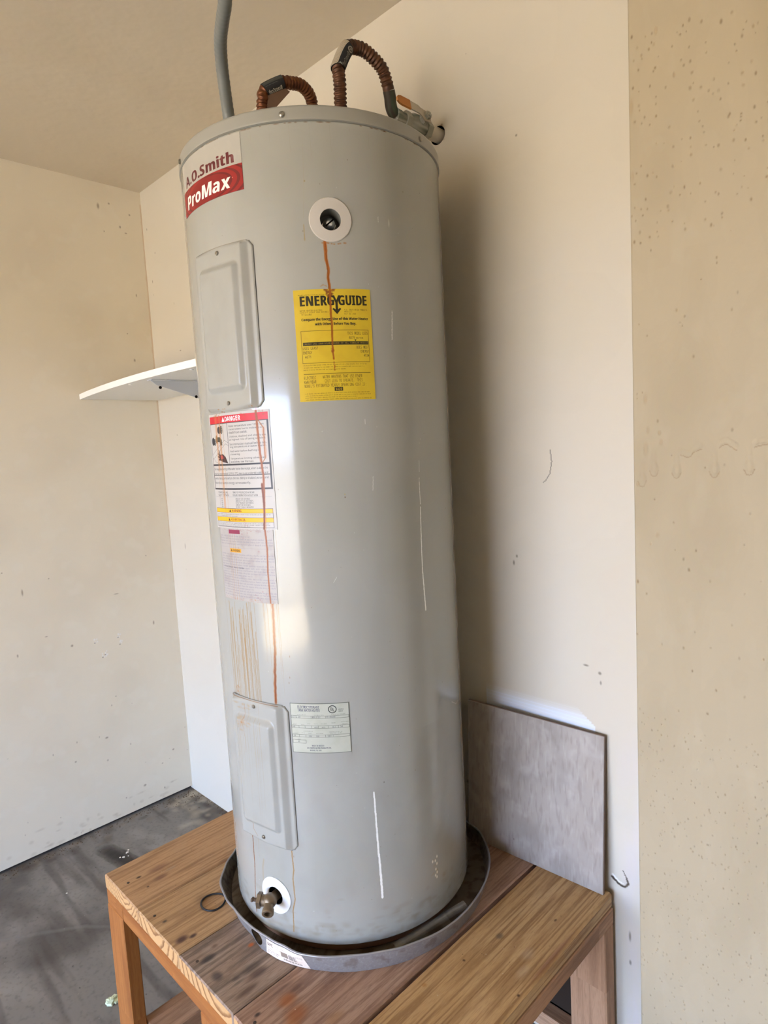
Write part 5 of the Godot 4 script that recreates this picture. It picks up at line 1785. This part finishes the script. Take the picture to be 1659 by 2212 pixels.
# pale print on a hose tag: a strip of lettering that follows the sleeve
func tag_print(parent: Node3D, seg: PackedVector3Array, r: float, what: Array, facing: Vector3) -> void:
	var im := canvas(360, 240, c8(36, 36, 36))
	if what[1] == "pale":
		im.fill_rect(Rect2i(0, 0, 360, 96), c8(176, 164, 144))
		for k in 5:
			fine_print(im, 14, 346, 8 + k * 17, 9, c8(96, 86, 74))
		ellipse(im, Vector2(52, 176), 40, 44, c8(150, 142, 128))
		ellipse(im, Vector2(52, 176), 26, 30, c8(60, 58, 54))
		print_text(im, "BC", Rect2(34, 160, 36, 32), c8(170, 160, 146))
		print_text(im, what[0], Rect2(104, 146, 210, 58), c8(120, 116, 108))
		poly(im, [Vector2(300, 120), Vector2(356, 100), Vector2(356, 150), Vector2(320, 160)], c8(140, 146, 138))
	else:
		im.fill_rect(Rect2i(0, 16, 360, 50), c8(66, 68, 64))
		fine_print(im, 110, 340, 78, 12, c8(150, 148, 138))
		fine_print(im, 90, 350, 30, 10, c8(110, 110, 104))
		print_text(im, what[0], Rect2(58, 136, 268, 60), c8(186, 180, 164))
		im.rotate_180()
	var m := MB.new()
	var g := []
	var uv := []
	var n := seg.size()
	for k in n:
		var t := (seg[mini(k + 1, n - 1)] - seg[maxi(k - 1, 0)]).normalized()
		var f := (facing - t * facing.dot(t)).normalized()
		var b := t.cross(f)
		var row := PackedVector3Array()
		var ur := PackedVector2Array()
		for i in 13:
			var a := lerpf(-1.25, 1.25, i / 12.0)
			row.append(seg[k] + (f * cos(a) + b * sin(a)) * (r + 0.0004))
			ur.append(Vector2(k / float(n - 1), 1.0 - i / 12.0) if what[1] != "pale" else Vector2(1.0 - k / float(n - 1), i / 12.0))
		g.append(row)
		uv.append(ur)
	var mid := seg[n / 2]
	m.grid(g, uv, func(p: Vector3) -> Vector3: return facing)
	obj("tag_print", m, textured("tag print " + what[1], im, 0.5, 0.4), parent)


# ------------------------------------------------------------------ shelf, tile, small things
func build_shelf() -> void:
	var s := thing("wall_shelf", "white melamine shelf with a bowed front edge in the far corner", "shelf", Vector3(-0.68, 1.645, 0.0))
	var poly2 := PackedVector2Array([Vector2(AX + 0.001, 0.001), Vector2(AX + 0.001, 0.303)])
	for q in [[-1.10, 0.3215], [-0.952, 0.337], [-0.82, 0.348], [-0.698, 0.3545], [-0.6, 0.357], [-0.5, 0.3575], [-0.4, 0.355], [-0.293, 0.350], [-0.2, 0.342], [-0.14, 0.335]]:
		poly2.append(Vector2(q[0], q[1]))
	poly2.append(Vector2(-0.14, 0.001))
	var m := MB.new()
	m.prism(poly2, Vector3(0, 1.645, 0), Vector3.RIGHT, Vector3.BACK, Vector3.UP, 0.018)
	obj("board", m, mat("white melamine", c8(222, 220, 214), 0.4), s)
	# edge band along the front
	m = MB.new()
	for k in range(1, poly2.size() - 2):
		var a := poly2[k]
		var b := poly2[k + 1]
		var e := (b - a).normalized()
		var nn := Vector3(-e.y, 0, e.x)
		if nn.z < 0:
			nn = -nn
		var A := Vector3(a.x, 1.6445, a.y) + nn * 0.0008
		var B := Vector3(b.x, 1.6445, b.y) + nn * 0.0008
		var u := Vector3.UP * 0.019
		m.flat(A, B, B + u, A + u, nn)
		m.flat(A, B, B - nn * 0.002, A - nn * 0.002, Vector3.DOWN)
		m.flat(A + u, B + u, B + u - nn * 0.002, A + u - nn * 0.002, Vector3.UP)
	obj("edge_band", m, mat("edge band white", c8(240, 238, 232), 0.35), s)
	m = MB.new()
	m.prism(PackedVector2Array([Vector2(0.0, 0), Vector2(0.335, 0), Vector2(0.313, -0.016), Vector2(0.187, -0.05), Vector2(0.0, -0.11)]), Vector3(-0.592, 1.6448, 0.001), Vector3.BACK, Vector3.UP, Vector3.RIGHT, 0.004)
	m.box(Vector3(-0.592, 1.6437, 0.17), Vector3(0.03, 0.002, 0.33), 0.0004, 2)
	m.box(Vector3(-0.592, 1.585, 0.002), Vector3(0.03, 0.12, 0.003), 0.0005, 1)
	var br := obj("bracket", m, mat("bracket white", c8(206, 208, 210), 0.45), s)
	for q in [[-0.5875, 1.622, 0.305], [-0.5875, 1.597, 0.19]]:
		m = MB.new()
		m.lathe([Vector2(0.0045, 0), Vector2(0.0045, 0.002), Vector2(0, 0.003)], 12, along(Vector3.RIGHT, Vector3(q[0], q[1], q[2])))
		obj("bracket_screw", m, M.dark, br)
	for q in [[-0.725, 0.334], [-0.347, 0.331]]:
		m = MB.new()
		m.lathe([Vector2(0.0055, 0), Vector2(0.0055, 0.002), Vector2(0, 0.0035)], 14, along(Vector3.DOWN, Vector3(q[0], 1.645, q[1])))
		obj("screw_cap", m, M["edge band white"], s)


func build_tile() -> void:
	var im := canvas(512, 512, c8(160, 150, 140))
	mottle(im, 60, 60, 0.04, c8(142, 132, 123), 0.42, 0.75, 0.7, 301, Rect2i(), 4)
	mottle(im, 90, 90, 0.06, c8(174, 165, 157), 0.5, 0.8, 0.6, 302, Rect2i(), 4)
	mottle(im, 256, 60, 0.1, c8(132, 120, 111), 0.52, 0.8, 0.45, 303, Rect2i(), 3)
	mottle(im, 256, 40, 0.1, c8(178, 170, 160), 0.56, 0.8, 0.4, 304, Rect2i(), 3)
	dab(im, Vector2(190, 452), 3, 5, c8(110, 96, 88, 0.7), 0.2)
	var tm := textured("tile glaze", im, 0.4, 0.5)
	# bottom corners on the planks, top corners against the wall
	var bl := Vector3(0.307, STAND + 0.0006, 0.0535)
	var br := Vector3(0.645, STAND + 0.0006, 0.0365)
	var tr := Vector3(0.648, 0.787, 0.0115)
	var tl := Vector3(0.3225, 0.7915, 0.0315)
	var x := (br - bl).normalized()
	var y := (tl - bl)
	y = (y - x * y.dot(x)).normalized()
	var z := x.cross(y)
	var w := br.distance_to(bl)
	var hgt := tl.distance_to(bl)
	var th := 0.0085
	var o := thing("floor_tile", "loose square taupe ceramic tile leaning on the wall at the stand's back corner", "tile", (bl + br) * 0.5)
	var f := MB.new()
	var b := MB.new()
	var c := 0.0012
	var P := func(u: float, v: float, d: float) -> Vector3: return bl + x * u + y * v + z * d
	f.flat(P.call(c, c, 0), P.call(w - c, c, 0), P.call(w - c, hgt - c, 0), P.call(c, hgt - c, 0), z, [Vector2(0, 1), Vector2(1, 1), Vector2(1, 0), Vector2(0, 0)])
	var ring := [[Vector2(c, c), Vector2(w - c, c), Vector2(0, 0), Vector2(w, 0), -y], [Vector2(w - c, c), Vector2(w - c, hgt - c), Vector2(w, 0), Vector2(w, hgt), x], [Vector2(w - c, hgt - c), Vector2(c, hgt - c), Vector2(w, hgt), Vector2(0, hgt), y], [Vector2(c, hgt - c), Vector2(c, c), Vector2(0, hgt), Vector2(0, 0), -x]]
	for q in ring:
		var nn: Vector3 = (q[4] + z).normalized()
		f.flat(P.call(q[0].x, q[0].y, 0.0), P.call(q[1].x, q[1].y, 0.0), P.call(q[3].x, q[3].y, -c), P.call(q[2].x, q[2].y, -c), nn, [Vector2(0.01, 0.01), Vector2(0.02, 0.01), Vector2(0.02, 0.02), Vector2(0.01, 0.02)])
		b.flat(P.call(q[2].x, q[2].y, -c), P.call(q[3].x, q[3].y, -c), P.call(q[3].x, q[3].y, -th), P.call(q[2].x, q[2].y, -th), q[4])
	b.flat(P.call(0, 0, -th), P.call(w, 0, -th), P.call(w, hgt, -th), P.call(0, hgt, -th), -z)
	obj("glazed_face", f, tm, o)
	obj("tile_body", b, mat("tile clay", c8(120, 98, 84), 0.85), o)


func build_small_things() -> void:
	# black ring on the planks
	var ring := PackedVector3Array()
	for k in 50:
		var a := TAU * k / 48.0
		ring.append(Vector3(0.0305 + 0.0262 * cos(a) + 0.0015 * sin(2 * a), STAND + 0.0017 + 0.0003, 0.5925 + 0.0255 * sin(a)))
	var m := MB.new()
	m.tube(ring, func(_s: float) -> float: return 0.0019, 10, false)
	tag(obj("rubber_ring", m, M["black rubber"]), "thin black rubber ring lying on the planks beside the drain pan", "ring")
	# clear plastic strip leaning in the pan
	m = MB.new()
	var a := Vector3(0.420, 0.462, 0.432)
	var b := Vector3(0.457, 0.470, 0.262)
	var x := (b - a).normalized()
	var up := Vector3(0.25, 1, 0.1)
	up = (up - x * up.dot(x)).normalized()
	var side := x.cross(up)
	var pr := PackedVector2Array()
	for k in 9:
		var t := PI * k / 8.0
		pr.append(Vector2(cos(t) * 0.0085, sin(t) * 0.0065))
	for k in range(8, -1, -1):
		var t := PI * k / 8.0
		pr.append(Vector2(cos(t) * 0.0072, sin(t) * 0.0052))
	m.prism(pr, a, side, up, x, a.distance_to(b))
	var cl := mat("clear plastic", c8(214, 214, 206, 0.06), 0.15)
	cl.transparency = BaseMaterial3D.TRANSPARENCY_ALPHA
	tag(obj("plastic_strip", m, cl), "clear plastic half-round strip lying inside the rim of the drain pan", "strip")
	# chips of plaster on the concrete
	mat("plaster white", c8(216, 208, 192), 0.9)
	mat("pale green plaster", c8(206, 216, 180), 0.9)
	var spots := [[-1.005, 0.382, 0.008, 0], [-0.99, 0.40, 0.006, 0], [-1.02, 0.372, 0.005, 0], [-0.985, 0.385, 0.004, 0], [-1.0, 0.41, 0.004, 0], [-0.949, 0.607, 0.005, 1], [-0.26, 0.56, 0.006, 2], [-0.3, 0.53, 0.004, 2]]
	var said := ["tiny white plaster chip in the cluster on the floor behind the stand's left edge", "lone white plaster chip on the open floor, away from the cluster behind the stand", "tiny white plaster chip on the floor seen under the stand's front rail"]
	var kin := ["clustered plaster chips", "", "plaster chips under the stand"]
	for k in spots.size():
		var q: Array = spots[k]
		tag(chip(Vector3(q[0], 0, q[1]), q[2], M["plaster white"], k), said[q[3]], "plaster chip", kin[q[3]])
	tag(chip(Vector3(-0.405, 0, 0.672), 0.026, M["pale green plaster"], 40, "plaster_lump"), "crumbled pale green lump of plaster on the floor by the stand's front leg", "plaster lump")
	# grit along the foot of the walls
	var grit := MB.new()
	for k in 420:
		var p := Vector3(AX + 0.004 + absf(rng.randfn(0, 0.02)), 0, rng.randf_range(0.0, 0.95)) if k % 3 else Vector3(rng.randf_range(AX, -0.35), 0, 0.003 + absf(rng.randfn(0, 0.015)))
		if k % 7 == 0:
			p = Vector3(AX + 0.02 + absf(rng.randfn(0, 0.06)), 0, 0.02 + absf(rng.randfn(0, 0.06)))
		pebble(grit, p, rng.randf_range(0.0012, 0.0042))
	var g := obj("grit", grit, mat("grit brown", c8(92, 76, 58), 0.95))
	tag(g, "brown grit gathered along the foot of the walls", "grit", "", "stuff")


func pebble(m: MB, p: Vector3, r: float) -> void:
	var t := p + Vector3(rng.randf_range(-0.3, 0.3) * r, r * rng.randf_range(0.5, 0.9), rng.randf_range(-0.3, 0.3) * r)
	var ps := []
	for k in 5:
		var a := TAU * (k + rng.randf() * 0.6) / 5.0
		ps.append(p + Vector3(cos(a), 0.02, sin(a)) * r * rng.randf_range(0.7, 1.1))
	for k in 5:
		var nn: Vector3 = ((ps[(k + 1) % 5] - ps[k]).cross(t - ps[k])).normalized()
		m.flat_tri(ps[k], ps[(k + 1) % 5], t, nn if nn.y > 0 else -nn)


func chip(p: Vector3, r: float, mt: Material, sd: int, called := "plaster_chip") -> MeshInstance3D:
	var m := MB.new()
	var nz := RandomNumberGenerator.new()
	nz.seed = sd
	for k in (3 if r < 0.02 else 9):
		var c := p + Vector3(nz.randf_range(-0.5, 0.5), 0, nz.randf_range(-0.5, 0.5)) * r
		var bas := Basis.from_euler(Vector3(nz.randf_range(-0.3, 0.3), nz.randf() * TAU, nz.randf_range(-0.3, 0.3)))
		var sz := Vector3(nz.randf_range(0.5, 1.0), nz.randf_range(0.25, 0.5), nz.randf_range(0.4, 0.9)) * r * (1.0 if r < 0.02 else 0.7)
		m.box(c + Vector3.UP * sz.y * 0.5, sz, sz.y * 0.2, 0, null, Vector2.ZERO, bas)
	return obj(called, m, mt)
